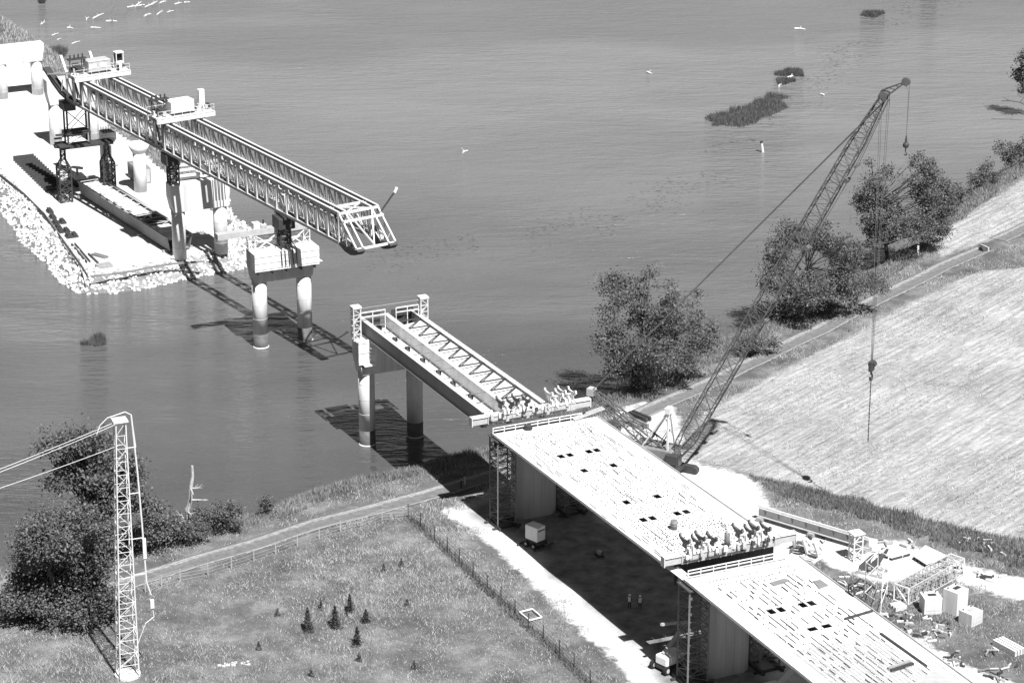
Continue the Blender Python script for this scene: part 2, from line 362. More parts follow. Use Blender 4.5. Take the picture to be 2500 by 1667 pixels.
# ------------------------------------------------------------------ farm track along the bank
def path_material():
    m = bpy.data.materials.new('track_gravel'); m.use_nodes = True; n = m.node_tree; b = n.nodes['Principled BSDF']; b.inputs['Roughness'].default_value = .95
    uv = n.nodes.new('ShaderNodeTexCoord'); sx = n.nodes.new('ShaderNodeSeparateXYZ'); n.links.new(uv.outputs['UV'], sx.inputs[0])
    g = n.nodes.new('ShaderNodeNewGeometry'); nz = nd(n, 'ShaderNodeTexNoise', Scale=1.3, Detail=7, Roughness=.7); n.links.new(g.outputs['Position'], nz.inputs['Vector'])
    u = mathn(n, 'ADD', sx.outputs[0], mathn(n, 'MULTIPLY', mathn(n, 'SUBTRACT', nz.outputs[0], .5), .3))
    base = ramp(n, u, [(0.02, .14), (0.08, .36), (0.13, .15), (0.3, .16), (0.6, .17), (0.70, .20), (0.74, .38), (0.79, .20), (0.86, .40), (0.91, .18), (0.97, .12)])
    mx = nd(n, 'ShaderNodeMixRGB', blend_type='MULTIPLY', Fac=.7); n.links.new(base, mx.inputs[1]); n.links.new(ramp(n, nz.outputs[0], [(.3, .4), (.62, 1.)]), mx.inputs[2])
    n.links.new(mx.outputs[0], b.inputs['Base Color']); return m
TRACK_PX = [[(-300, 1600), (-120, 1552), (44, 1500), (160, 1470), (280, 1438), (350, 1413), (482, 1369), (618, 1331), (779, 1281), (933, 1241), (1040, 1210), (1130, 1184), (1250, 1145), (1400, 1085), (1500, 1040), (1622, 985), (1690, 958), (1755, 929), (1881, 866), (2000, 810), (2099, 757), (2200, 706), (2300, 655), (2405, 610)],
            [(2440, 588), (2500, 560), (2600, 510), (2750, 430)]]
TRACK_XY = []
PMAT = path_material()
for tp in TRACK_PX:
    ctl = [at(x, y, GZ) for x, y in tp]; pts = []
    for a, b in zip(ctl, ctl[1:]):
        k = max(2, int((b - a).length / 1.2)); pts += [a.lerp(b, i / k) for i in range(k)]
    pts.append(ctl[-1]); TRACK_XY += [(p.x, p.y) for p in pts]
    vs, fs, uvs = [], [], []; NW = 7
    for i, p in enumerate(pts):
        d = (pts[min(i + 1, len(pts) - 1)] - pts[max(i - 1, 0)]); d.z = 0; d.normalize(); nrm = Vector((-d.y, d.x, 0))
        for j in range(NW):
            q = p + nrm * (-1.35 + 3.15 * j / (NW - 1)); vs.append([q.x, q.y, 0]); uvs.append((j / (NW - 1), i * .5))
    zz = land_h(np.array([v[0] for v in vs]), np.array([v[1] for v in vs]))[0]
    for v, z in zip(vs, zz): v[2] = z + .06
    for i in range(len(pts) - 1):
        for j in range(NW - 1): a = i * NW + j; fs.append((a, a + NW, a + NW + 1, a + 1))
    o = MB().add(vs, fs).build('path', PMAT); setp(o, 'grey farm track along the river bank' if len(tp) > 5 else 'short grey end of the farm track past the break', None, None, 'structure')
    ul = o.data.uv_layers.new(name='UVMap')
    for l in o.data.loops: ul.data[l.index].uv = uvs[l.vertex_index]
TRACK_XY = np.array(TRACK_XY)
# ------------------------------------------------------------------ piers
def column(root, s, t, z0, z1, r=1.05, water=False, n=28, m=None):
    m = m or CONC
    c = MB().tube(W(s, t, z0 + (2.05 if water else 0)), W(s, t, z1), r, n=n).build('column', m, root, smooth=True)
    flatcaps(c)
    if water:
        flatcaps(MB().tube(W(s, t, -2), W(s, t, 2.05), r + .004, n=n).build('tide_stain', WET, c, smooth=True))
        flatcaps(MB().tube(W(s, t, -.3), W(s, t, .14), r + .07, n=n).build('collar', CONC, c, smooth=True))
    for k in range(1, 5):                       # joint rings left by the steel form
        zz = z0 + (z1 - z0) * k / 5 + .2
        if water and zz < 2.3: continue
        MB().tube(W(s, t, zz - .03), W(s, t, zz + .03), r + .012, n=n).build('form_seam', m, c, smooth=True)
    return c
def flatcaps(o):
    for p in o.data.polygons: p.use_smooth = len(p.vertices) == 4
def pier(name, s, label, tc=0.0, z0=0.0, water=False, half=4.7, forms=False, m=None, zc=9.8, zt=14.2, group=None):
    root = thing(name, W(s, tc, z0), label, 'bridge pier', group)
    for k in (-1, 1): column(root, s, tc + k * 3.32, z0, zc + .4, water=water, m=m)
    c = MB()
    prof = [(-half + .45, zc), (half - .45, zc), (half, zc + 2.2), (half, zt), (-half, zt), (-half, zc + 2.2)]
    c.prism([W(s - 1.15, tc + t, z) for t, z in prof], AX * 2.3)
    c.build('pier_cap', m or CONC, root, bevel=.06)
    return root
p1 = pier('bridge_pier', 0, 'white two-column river pier carrying the nose of the launching girder', water=True)
p2 = pier('bridge_pier', 40, 'grey two-column river pier under the far end of the girders', tc=.1, water=True, m=CONC)
p0 = pier('bridge_pier', -36.2, 'two-column pier on the causeway tip beside the stored girder', z0=IZ - .3)
pier('bridge_pier', -104.5, 'pier on the causeway under the tail of the launching girder', z0=IZ - .3)
pier('bridge_pier', -139, 'second pier from the top left corner of the causeway', tc=-.4, z0=IZ - .3, zc=9.0, zt=12.3)
pier('bridge_pier', -176, 'farthest pier cut by the left edge of the picture', tc=-.6, z0=IZ - .3)
# formwork boxes round the caps of the two river piers
def formwork(root, s, t0, t1, z0, z1, left_only=False):
    ps = s + 1.15; off = .28 if left_only else 1.45
    if not left_only:
        MB().bbox(ps + .02, ps + off - .27, t0, t1, z0, z0 + .12).build('form_soffit', STEEL_L, root)
        for k in range(2): MB().bbox(ps + .02, ps + off - .27, (t0, t1 - .15)[k], (t0 + .15, t1)[k], z0 + .13, z1).build('form_end', FORM, root)
        MB().bbox(ps - 2.2, ps + off, t0, t1, z1 + .01, z1 + .07).build('work_platform', FORM, root)
    n = 8 if not left_only else 2
    for i in range(n):
        a = t0 + (t1 - t0) * i / n; b = t0 + (t1 - t0) * (i + 1) / n
        MB().bbox(ps + off - .26, ps + off, a + .015, b - .015, z0, z1).build('form_panel', FORM, root)
    for zz in (z0 + .35, (z0 + z1) / 2, z1 - .3):
        MB().bbox(ps + off + .005, ps + off + .06, t0, t1, zz - .05, zz + .05).build('waler', FORM, root)
    for k in range(5 if not left_only else 1):
        t = t0 + .6 + (t1 - t0 - 1.2) * k / 4
        MB().bbox(ps + .02, ps + off, t - .08, t + .08, z0 - .5, z0 - .02).build('form_bracket', STEEL_D, root)
fw1 = thing('formwork', W(1.3, 0, 11.9), 'white formwork panels on the front of the river pier below the girder nose', 'formwork')
formwork(fw1, 0, -4.75, 4.8, 11.9, 14.35)
MB().bbox(1.2, 2.0, 4.4, 5.5, 12.0, 12.12).build('walkway_bracket', FORM, fw1)
fw2 = thing('formwork', W(41.3, -4, 11.6), 'white formwork box at the left end of the grey river pier', 'formwork')
formwork(fw2, 40, -4.75, -3.3, 11.4, 14.6, True)
MB().bbox(41.2, 42.1, -4.2, -2.7, 11.3, 11.42).build('walkway_bracket', FORM, fw2)
for k in range(4): MB().bbox(41.4, 41.5 + .12 * k, -3.2, -2.6, 12.0 + .5 * k, 12.08 + .5 * k).build('tie_bolt', FORM, fw2)
# freestanding columns of the pier that has no cap yet
fc = thing('bridge_column', W(-74, -2.7, IZ), 'tall square column on the causeway striped by truss shadows', 'column')
MB().bbox(-75.2, -72.8, -3.9, -1.7, IZ - .3, 12.6).build('shaft', CONC, fc, bevel=.05)
rb = MB()
for i in range(6):
    for j in range(5): rb.bar(W(-75 + .4 * i, -3.7 + .45 * j, 12.5), W(-75 + .4 * i + random.uniform(-.1, .1), -3.7 + .45 * j, 13.2), .05)
rb.build('starter_bars', REBAR, fc)['kind'] = 'stuff'
MB().bbox(-75.3, -72.7, -4.0, -1.6, 7.0, 7.25).build('form_collar', STEEL_L, fc)
fd = thing('bridge_column', W(-71.6, 1.6, IZ), 'round column with flared head beside the container on the causeway', 'column')
c = MB().tube(W(-71.6, 1.6, IZ - .3), W(-71.6, 1.6, 9.0), 1.05, n=24).build('shaft', CONC, fd, smooth=True); flatcaps(c)
c = MB().tube(W(-71.6, 1.6, 9.0), W(-71.6, 1.6, 10.6), 1.06, 1.9, n=24).build('flared_head', CONC, fd, smooth=True); flatcaps(c)

# ------------------------------------------------------------------ stub lattice posts and beams on the pier tops
def post(root, s, t, z0, z1, w=.7, m=STEEL_W):
    n = max(2, int((z1 - z0) / .8)); lattice(root, W(s, t, z0), W(s, t, z1), w, w, n, .12, .07, m, AX, CR, 'post_leg', 'post_lacing')
g1 = thing('girder_support', W(0, 0, 14.2), 'white support frame with long cross beam under the launching girder nose', 'support frame')
for t in (-4.2, 3.9): post(g1, -.3, t, 14.2, 17.4, .9)
MB().bbox(-.9, .3, -9.2, 4.8, 16.5, 17.3).build('cross_beam', STEEL_L, g1)
for zz in (15.2, 15.9): MB().bbox(-.5, -.2, -3.8, 3.5, zz, zz + .25).build('tie_beam', STEEL_W, g1)
for a, b in ((-3.7, -.7), (3.4, .7)):
    MB().bar(W(.4, a, 14.4), W(.4, b, 16.4), .14).build('brace', STEEL_W, g1)
    MB().bar(W(.4, b, 14.4), W(.4, a, 16.4), .14).build('brace', STEEL_W, g1)
sup = thing('girder_jack', W(.8, .3, 14.4), 'black jacking bogie on lattice leg under the launching girder nose', 'jack')
lattice(sup, W(.8, .3, 14.4), W(.8, .3, 17.6), 1.5, 1.3, 4, .2, .12, STEEL_D, AX, CR)
MB().bbox(-.6, 2.2, -.9, 1.5, 17.4, 19.0).build('bogie', STEEL_D, sup, bevel=.08)
MB().bbox(-1.2, 2.8, -.3, .9, 19.0, 19.35).build('rocker', STEEL_D, sup)
for i in range(5):
    t = -.9 + i * .55; MB().path([W(.9, t, 15.3), W(2.75, t, 14.9), W(2.8, t + .12, 12.4)], .07).build('clamp_rod', STEEL_D, sup)
hyd = thing('power_pack', W(-.4, -3.3, 17.3), 'white pump unit on the end of the cross beam at the girder nose', 'pump')
MB().bbox(-.9, .2, -3.9, -2.9, 17.32, 18.2).build('housing', STEEL_W, hyd, bevel=.05); MB().bbox(-.8, .1, -2.8, -1.9, 17.32, 17.9).build('motor', STEEL_L, hyd, bevel=.1)
MB().tube(W(-.3, -2.3, 17.9), W(-.3, -2.3, 18.5), .12).build('exhaust', STEEL_D, hyd)
# frame at the causeway tip pier
g0 = thing('girder_support', W(-36, 0, 14.2), 'white support frame with beams on the causeway tip pier', 'support frame')
for t in (-4.0, 3.8): post(g0, -36.4, t, 14.2, 17.4, .9)
for zz in (14.9, 15.8, 16.6): MB().bbox(-36.7, -36.2, -3.6, 3.4, zz, zz + .35).build('cross_beam', STEEL_W, g0)
j0 = thing('girder_jack', W(-35.6, -4.6, 14.3), 'black jacking bogie below the middle winch trolley', 'jack')
lattice(j0, W(-35.6, -4.0, 14.3), W(-35.6, -4.0, 17.6), 1.4, 1.4, 4, .22, .12, STEEL_D, AX, CR)
MB().bbox(-37, -34.2, -5.4, -3.2, 17.4, 19.1).build('bogie', STEEL_D, j0, bevel=.08)
for i in range(4):
    t = 2.0 + i * .5; MB().path([W(-35, t, 14.9), W(-34.3, t, 14.6), W(-34.2, t + .1, 11.2)], .07).build('clamp_rod', STEEL_D, j0)
jt = thing('tail_support', W(-70.6, -8.6, 12.2), 'dark steel trestle standing on the cross beam below the girder tail', 'trestle')
for s in (-71.4, -69.6):
    for t in (-10.6, -7.0):
        MB().bar(W(s, t, 12.25), W(s, t, 18.0), .26).build('leg', STEEL_D, jt)
    MB().bar(W(s, -10.6, 17.8), W(s, -7.0, 14.4), .1).build('brace', STEEL_D, jt); MB().bar(W(s, -7.0, 17.8), W(s, -10.6, 14.4), .08).build('brace', STEEL_L, jt)
    MB().bar(W(s, -10.6, 14.3), W(s, -7.0, 14.3), .2).build('strut', STEEL_D, jt)
    MB().bar(W(s, -10.6, 14.2), W(s, -7.0, 12.4), .07).build('brace', STEEL_L, jt); MB().bar(W(s, -7.0, 14.2), W(s, -10.6, 12.4), .07).build('brace', STEEL_L, jt)
MB().bbox(-71.9, -69.0, -11.2, -9.2, 18.0, 19.3).build('head_beam', STEEL_D, jt, bevel=.05)
MB().bbox(-71.7, -69.2, -10.8, -6.8, 14.0, 14.1).build('landing', STEEL_D, jt)
for k in range(2): MB().bbox(-71.6 + k, -71.0 + k, -12.4, -11.2, 13.0 + .8 * k, 13.2 + .8 * k).build('side_platform', STEEL_D, jt)
cbm = thing('cross_beam', W(-72, -8, 11.6), 'dark beam spanning the two bottle-shaped towers', 'beam')
MB().bbox(-72.4, -69.0, -12.2, -10.4, 12.05, 12.24).build('end_plate', STEEL_D, cbm)
MB().bbox(-71.8, -69.4, -12.0, -3.2, 11.62, 12.04).build('beam', STEEL_D, cbm)

# ------------------------------------------------------------------ launching girder
CHORD = mat('shaded_chord_steel', .24, .6, .25, 1.5)  # colour darkened for the shaded faces of the chords
LGK = 0.143; LG0 = (-70.0, -10.2); LZ = 19.6; LH = 4.1
lgx = (AX + CR * LGK).normalized(); lgy = (CR - AX * LGK).normalized()
def L(u, v, z): return W(LG0[0], LG0[1], z) + lgx * u + lgy * v          # u along the girder, v across
LG_LEN = 88.0; NP = 30; PL = LG_LEN / NP
lg = thing('launching_girder', L(0, 0, LZ), 'long white twin-truss launching girder spanning causeway and river pier', 'launching girder')
vert = unitbar('vertical', .28, .26, LH, STEEL_W); dl = math.hypot(PL, LH); diag = unitbar('diagonal', .16, .16, dl, STEEL_W); plate = unitbar('tie_plate', .9, .9, .3, STEEL_D)
vert2 = unitbar('vertical', .2, .2, LH, STEEL_L); diag2 = unitbar('diagonal', .12, .12, dl, STEEL_W); lace_me = unitbar('lacing_bar', .12, .12, math.hypot(PL, LH), STEEL_L)
ddir = (lgx * PL - UZ * LH).normalized(); dperp = lgy.cross(ddir)
ddir2 = (lgx * PL + UZ * LH).normalized(); dperp2 = lgy.cross(ddir2)
for side, v0 in (('n', 0.0), ('f', 5.0)):
    for pl_, v in enumerate((v0, v0 + 1.0)):
        for z in (LZ, LZ + LH): MB().bar(L(0, v, z), L(LG_LEN, v, z), .36, .36).build('chord', CHORD, lg); MB().bar(L(0, v + .02, z + .2), L(LG_LEN, v + .02, z + .2), .3, .05).build('chord_lit_top', STEEL_W, lg)  # white strip paints the sunlit top of each darkened chord
        for i in range(NP + 1):
            inst(vert if pl_ == 0 else vert2, 'vertical', lg, frame(L(i * PL, v, LZ), lgx, lgy, UZ))
            if i < NP:
                inst(diag if pl_ == 0 else diag2, 'diagonal', lg, frame(L(i * PL, v, LZ + LH), lgy, dperp, ddir))
    for i in range(NP):
        inst(plate, 'tie_plate', lg, frame(L((i + .55) * PL, v0 + .5, LZ - .05), lgx, lgy, UZ))
    MB().bar(L(0, v0 + .5, LZ + LH + .24), L(LG_LEN, v0 + .5, LZ + LH + .24), .12, .14).build('trolley_rail', STEEL_D, lg)
    MB().bar(L(-1, v0 + .5, LZ + LH + .9), L(LG_LEN - 3, v0 + .5, LZ + LH + .9), .03).build('hand_wire', STEEL_L, lg)
    # upswept skid shoes at nose and tail
    for u0, sg in ((LG_LEN, 1), (0, -1)):
        sh = MB(); prof = [(0, -.2), (1.6, -.75), (3.2, -.85), (4.4, -.55), (5.2, .1), (5.0, .3), (3.2, .05), (0, .2)] if sg > 0 else [(0, -.2), (3.0, .3), (6.0, 1.5), (9.0, 3.0), (9.0, 3.4), (5.8, 2.1), (2.8, .8), (0, .2)]
        sh.prism([L(u0 + sg * a, v0 - .1, LZ + b) for a, b in prof], lgy * 1.2); sh.build('skid_shoe', STEEL_D, lg)
        e = u0 + sg * (4.6 if sg > 0 else 7.5)
        for v in (v0, v0 + 1.0):
            MB().bar(L(u0, v, LZ + LH), L(e, v, LZ + (.4 if sg > 0 else 2.6)), .22).build('end_post', STEEL_W, lg)
            MB().bar(L(u0 + sg * 2.2, v, LZ + (-.2 if sg > 0 else 1.0)), L(u0 + sg * 1.6, v, LZ + LH * .72), .14).build('end_strut', STEEL_W, lg)
        tails = MB().bar(L(u0 + sg * 1.0, v0 + .5, LZ + LH), L(u0 + sg * 3.0, v0 + .5, LZ + LH + (2.4 if sg < 0 else 0)), .4)
        if sg < 0: tails.build('tail_arm', STEEL_W, lg)
# nose portal joining the two trusses
for k in range(22):
    v = random.choice([0, .5, 1.0, 5.0, 5.5, 6.0]); u = LG_LEN + random.uniform(-2.5, 3.6); MB().bar(L(u, v, LZ + random.uniform(-.2, 1.2)), L(u + random.uniform(-1.6, .6), v + random.uniform(-.4, .4), LZ + random.uniform(1.4, 3.8) - max(0, u - LG_LEN) * .6), random.uniform(.06, .14)).build('nose_strut', random.choice([STEEL_W, STEEL_W, STEEL_D]), lg)
for k in range(8): MB().box(L(LG_LEN + random.uniform(-2, 4), random.choice([.5, 5.5]), LZ + .3), random.uniform(.3, .9), random.uniform(.3, .8), random.uniform(.3, .7), lgx, lgy).build('nose_fitting', random.choice([STEEL_W, STEEL_D]), lg)
for u, z in ((LG_LEN + .2, LZ + LH), (LG_LEN - 2.8, LZ + LH), (LG_LEN + 4.4, LZ + .2), (LG_LEN + 1.4, LZ + LH * .8)):
    MB().bar(L(u, -.1, z), L(u, 6.1, z), .26, .3).build('cross_girt', STEEL_W, lg)
MB().bar(L(LG_LEN - 2.8, 1, LZ + LH), L(LG_LEN + .2, 5, LZ + LH), .16).build('wind_brace', STEEL_W, lg)
MB().bar(L(LG_LEN - 2.8, 5, LZ + LH), L(LG_LEN + .2, 1, LZ + LH), .16).build('wind_brace', STEEL_W, lg)
MB().bar(L(LG_LEN + .2, 1.2, LZ + LH), L(LG_LEN + 4.2, 3.0, LZ + .4), .18).build('wind_brace', STEEL_W, lg)
MB().bar(L(LG_LEN + .2, 5.0, LZ + LH), L(LG_LEN + 4.2, 3.0, LZ + .4), .18).build('wind_brace', STEEL_W, lg)
pm = MB().bar(L(LG_LEN + .8, 6.0, LZ + LH - .6), L(LG_LEN + 1.2, 8.2, LZ + LH + 2.2), .18).build('mast_arm', STEEL_D, lg)
MB().bar(L(LG_LEN + 1.15, 8.0, LZ + LH + 1.9), L(LG_LEN + 1.25, 8.3, LZ + LH + 2.6), .35).build('sheave', STEEL_W, pm)
MB().box(L(22 + 26, .5, LZ + .5), 1.6, 1.1, .8, lgx, lgy).build('toolbox', STEEL_W, lg)
MB().box(L(70, .5, LZ + .55), 4.4, 1.0, .9, lgx, lgy).build('toolbox', STEEL_W, lg)
MB().box(L(71.6, .5, LZ + 1.5), .9, 1.0, 1.9, lgx, lgy).build('toolbox', STEEL_W, lg)
for k, u in ((3, 3), (29, 31.0)): pass
for u in (2.0, 20, 44, 60, 80):
    for z in (LZ + LH,): pass

def trolley(u, label, open_house):
    r = thing('winch_trolley', L(u, 3, LZ + LH + .35), label, 'winch trolley', None)
    z0 = LZ + LH + .35
    for du in (-1.6, 1.6): MB().box(L(u + du, 3.2, z0 + .45), .5, 9.6, .7, lgx, lgy).build('bridge_beam', STEEL_W, r)
    MB().box(L(u, 3.2, z0 + .86), 3.8, 9.4, .1, lgx, lgy).build('platform', STEEL_W, r)
    hz = z0 + .92
    hs = MB().box(L(u + .1, 3.0, hz + 1.15), 2.2, 3.8, 1.8, lgx, lgy).build('machine_house', STEEL_L if open_house else FORM, r, bevel=.12)
    MB().box(L(u + 1.22, 3.0, hz + .12), .1, 3.8, .24, lgx, lgy).build('sill', STEEL_D, hs)
    if open_house:
        for k in (-1.2, .6): MB().box(L(u + 1.22, 3.0 + k, hz + 1.2), .08, 1.2, .7, lgx, lgy).build('vent', FORM, hs)
        MB().box(L(u + 1.22, 3.0, hz + 2.0), .1, 3.6, .12, lgx, lgy).build('trim', FORM, hs)
    rad = MB().box(L(u - .3, -.2, hz + 2.4), .9, 3.0, .18, lgx, lgy).build('cooler', STEEL_D, r)
    for k in range(4): MB().tube(L(u - .3, -1.3 + .7 * k, hz + 2.5), L(u - .3, -1.3 + .7 * k, hz + 3.1), .14, n=6).build('fan', STEEL_D, rad)
    for k in (-1.2, .8): MB().bar(L(u - .3, k - .2, hz), L(u - .3, k - .2, hz + 2.35), .14).build('cooler_leg', STEEL_D, r)
    MB().box(L(u - .2, .1, hz + .5), 1.5, 1.0, .9, lgx, lgy).build('winch_drum', STEEL_D, r)
    if open_house:
        cb = MB().box(L(u - .4, 7.0, hz + 2.5), 1.2, 1.4, .18, lgx, lgy).build('cabin_roof', FORM, r)
        for a in (-.5, .5):
            for b in (-.6, .6): MB().bar(L(u - .4 + a, 7.0 + b, hz), L(u - .4 + a, 7.0 + b, hz + 2.4), .12).build('cabin_post', FORM, r)
        MB().box(L(u - .4, 7.0, hz + .55), 1.05, 1.2, 1.0, lgx, lgy).build('cabin_body', FORM, r); MB().box(L(u - .7, 7.0, hz + 1.7), .6, 1.2, 1.2, lgx, lgy).build('cabin_glass', GLASS, r)
    else:
        MB().box(L(u - .2, 6.7, hz + 1.5), .8, .9, 3.0, lgx, lgy).build('cabin_body', FORM, r, bevel=.05)
        MB().box(L(u + .3, 7.5, hz + .45), .6, .6, .8, lgx, lgy).build('control_box', STEEL_D, r)
    for du in (-1.85, 1.85):
        for zz in (.55, 1.05): MB().bar(L(u + du, -1.4, hz + zz), L(u + du, 7.8, hz + zz), .05).build('guard_rail', STEEL_W, r)
        for k in range(8): MB().bar(L(u + du, -1.4 + k * 9.2 / 7, hz), L(u + du, -1.4 + k * 9.2 / 7, hz + 1.05), .06).build('rail_post', STEEL_W, r)
    for v in (.5, 5.5):
        MB().box(L(u, v, z0 - .1), 3.6, .9, .55, lgx, lgy).build('bogie', STEEL_D, r)
        for du in (-1.3, 1.3): MB().bar(L(u + du, v + (.9 if v > 3 else -.9), z0), L(u + du * .5, v + (.7 if v > 3 else -.7), z0 - 3.2), .16).build('hanger', STEEL_D, r)
    for k in range(16): MB().box(L(u + random.uniform(-1.5, 1.6), random.choice([random.uniform(-1.2, .9), random.uniform(5.2, 7.4)]), hz + random.uniform(.15, .6)), random.uniform(.15, .6), random.uniform(.15, .6), random.uniform(.2, 1.0), lgx, lgy).build('fitting', random.choice([STEEL_W, STEEL_D, STEEL_L]), r)
    return r
trolley(5.2, 'winch trolley with open cabin at the tail of the launching girder', True)
trolley(34.5, 'winch trolley with white machine house halfway along the launching girder', False)

# ------------------------------------------------------------------ stored tub girder, towers and gear on the causeway
tg = thing('tub_girder', W(-56, -5, IZ), 'weathered steel tub girder lying on the causeway', 'girder')
TG = [(-73, -8.3), (-38.2, -4.4)]
def T(f, v, z):
    a = W(*TG[0], z); b = W(*TG[1], z); p = a.lerp(b, f); d = (b - a).normalized(); return p + Vector((-d.y, d.x, 0)) * v
MB().hexa([T(0, .25, IZ + .35), T(1, .25, IZ + .35), T(1, 3.45, IZ + .35), T(0, 3.45, IZ + .35), T(0, .25, IZ + .43), T(1, .25, IZ + .43), T(1, 3.45, IZ + .43), T(0, 3.45, IZ + .43)]).build('bottom_plate', STEEL_M, tg)
for v0, v1 in ((0.2, -.15), (3.5, 3.85)):
    MB().hexa([T(0, v0, IZ + .35), T(1, v0, IZ + .35), T(1, v0 + .06, IZ + .35), T(0, v0 + .06, IZ + .35), T(0, v1, IZ + 2.5), T(1, v1, IZ + 2.5), T(1, v1 + .06, IZ + 2.5), T(0, v1 + .06, IZ + 2.5)]).build('web', STEEL_M, tg)
    MB().hexa([T(0, v1 - .2, IZ + 2.5), T(1, v1 - .2, IZ + 2.5), T(1, v1 + .25, IZ + 2.5), T(0, v1 + .25, IZ + 2.5), T(0, v1 - .2, IZ + 2.56), T(1, v1 - .2, IZ + 2.56), T(1, v1 + .25, IZ + 2.56), T(0, v1 + .25, IZ + 2.56)]).build('top_flange', STEEL_L, tg)
for i in range(13):
    if 8 <= i <= 9: continue
    f0, f1 = i / 13 + .003, (i + 1) / 13 - .003
    MB().hexa([T(f0, .15, IZ + 2.05), T(f1, .15, IZ + 2.05), T(f1, 3.6, IZ + 2.05), T(f0, 3.6, IZ + 2.05), T(f0, .15, IZ + 2.1), T(f1, .15, IZ + 2.1), T(f1, 3.6, IZ + 2.1), T(f0, 3.6, IZ + 2.1)]).build('deck_form_panel', FORM, tg)
for i in range(14):
    f = i / 13; MB().bar(T(f, 0, IZ + 2.42), T(f, 3.7, IZ + 2.42), .1).build('cross_frame', STEEL_L, tg)
    if i < 13: MB().bar(T(f, 0 if i % 2 else 3.7, IZ + 2.42), T((i + 1) / 13, 3.7 if i % 2 else 0, IZ + 2.42), .08).build('lateral_brace', STEEL_L, tg)
for f in (.02, .35, .7, .97): MB().bar(T(f, -.6, IZ + .17), T(f, 4.4, IZ + .17), .4, .34).build('bearing_block', TIMBER, tg)

def bottle_tower(s, t, label):
    r = thing('lattice_tower', W(s, t, IZ), label, 'lattice tower', None)
    lattice(r, W(s, t, IZ), W(s, t, 8.2), 1.9, 1.9, 5, .2, .12, STEEL_D, AX, CR, two=True)
    lattice(r, W(s, t, 8.2), W(s, t, 9.6), 1.9, .7, 1, .18, .1, STEEL_D, AX, CR, 'shoulder', 'shoulder_lacing')
    lattice(r, W(s, t, 9.6), W(s, t, 11.6), .7, .7, 3, .16, .1, STEEL_D, AX, CR, 'neck_leg', 'neck_lacing')
    MB().bbox(s - .5, s + .5, t - 1.3, t + 1.3, 11.6, 12.1).build('head_beam', STEEL_D, r)
    return r
bottle_tower(-71.2, -11.2, 'black bottle-shaped lattice tower beside the stored girder end')
bottle_tower(-71.2, -3.9, 'black bottle-shaped lattice tower beside the square column')
rk = thing('rebar_cage', W(-84, -11, IZ), 'long low cage of rebar lying beside the black lattice tower', 'rebar cage')
for k in range(5): MB().bar(W(-98 + 2 * k * 0, -12.6 + .8 * k, IZ + .25 + .1 * (k % 2)), W(-76, -12.6 + .8 * k, IZ + .25), .12).build('bar', REBAR, rk)
for k in range(16): MB().bbox(-97.5 + 1.35 * k, -97.35 + 1.35 * k, -12.8, -9.2, IZ + .28, IZ + .9).build('hoop', REBAR, rk)
jk = thing('pump_barge', W(-80, -6.6, IZ), 'round topped pump unit at the far end of the stored girder', 'pump')
MB().bbox(-82, -78, -7.6, -5.2, IZ, IZ + .9).build('skid', STEEL_D, jk, bevel=.1); MB().bbox(-81.6, -78.6, -7.3, -5.4, IZ + .9, IZ + 1.5).build('body', STEEL_W, jk, bevel=.15)
MB().tube(W(-80.3, -6.5, IZ + 1.5), W(-80.3, -6.5, IZ + 2.7), .2).build('riser', STEEL_L, jk); MB().bar(W(-81, -7.2, IZ + 2.7), W(-79.4, -5.8, IZ + 2.7), .35).build('manifold', STEEL_L, jk)
ct = thing('shipping_container', W(-78, 3.3, IZ), 'grey site container behind the round flared column', 'container')
MB().bbox(-80.6, -75.4, 2.2, 4.6, IZ + .02, IZ + 2.6).build('body', STEEL_M, ct, bevel=.04)
for k in range(9): MB().bbox(-80.4 + .6 * k, -80.2 + .6 * k, 2.14, 2.2, IZ + .15, IZ + 2.5).build('corrugation', STEEL_M, ct)
MB().bbox(-75.4, -75.33, 2.4, 3.3, IZ + .2, IZ + 2.4).build('door', STEEL_L, ct); MB().bbox(-75.4, -75.33, 3.4, 4.4, IZ + .2, IZ + 2.4).build('door', STEEL_L, ct)
# material stacks along the left edge of the causeway
for i, (px, py) in enumerate([(117, 519), (124, 533), (131, 547), (138, 559), (148, 545), (141, 568), (158, 567), (163, 580), (177, 578)]):
    p = at(px, py, IZ); s, t = S(px, py, IZ)
    o = thing('pipe_bundle', p, ['dark bundle of pipes, first of the row nearest the rear of the causeway edge', 'second dark pipe bundle along the causeway edge', 'third dark pipe bundle along the causeway edge', 'fourth dark pipe bundle along the causeway edge', 'dark pipe bundle set inward of the causeway edge row', 'dark pipe bundle at the middle of the causeway edge row', 'dark pipe bundle just right of the edge row middle', 'dark pipe bundle near the end of the edge row', 'dark coil at the end of the edge row'][i], 'pipe bundle', 'material along the causeway edge')
    for k in range(3): MB().tube(W(s - .8, t + .32 * k, IZ + .2), W(s + .8, t + .32 * k, IZ + .2), .17, n=6).build('pipe', STEEL_D, o)
    for k in range(2): MB().tube(W(s - .8, t + .16 + .32 * k, IZ + .5), W(s + .8, t + .16 + .32 * k, IZ + .5), .17, n=6).build('pipe', STEEL_D, o)
def beams(name, label, cat, px0, px1, z, n, w, h, m, gap=.5, grp=None):
    a = at(*px0, z); b = at(*px1, z); o = thing(name, a.lerp(b, .5), label, cat, grp); d = (b - a).normalized(); nr = Vector((-d.y, d.x, 0))
    for k in range(n): MB().bar(a + nr * gap * k + UZ * h / 2, b + nr * gap * k + UZ * h / 2 + Vector((0, 0, .0)), w, h).build('beam', m, o)
    return o
beams('steel_beams', 'pair of long dark beams lying beside the causeway edge', 'beam', (175, 598), (212, 642), IZ, 2, .2, .3, STEEL_D)
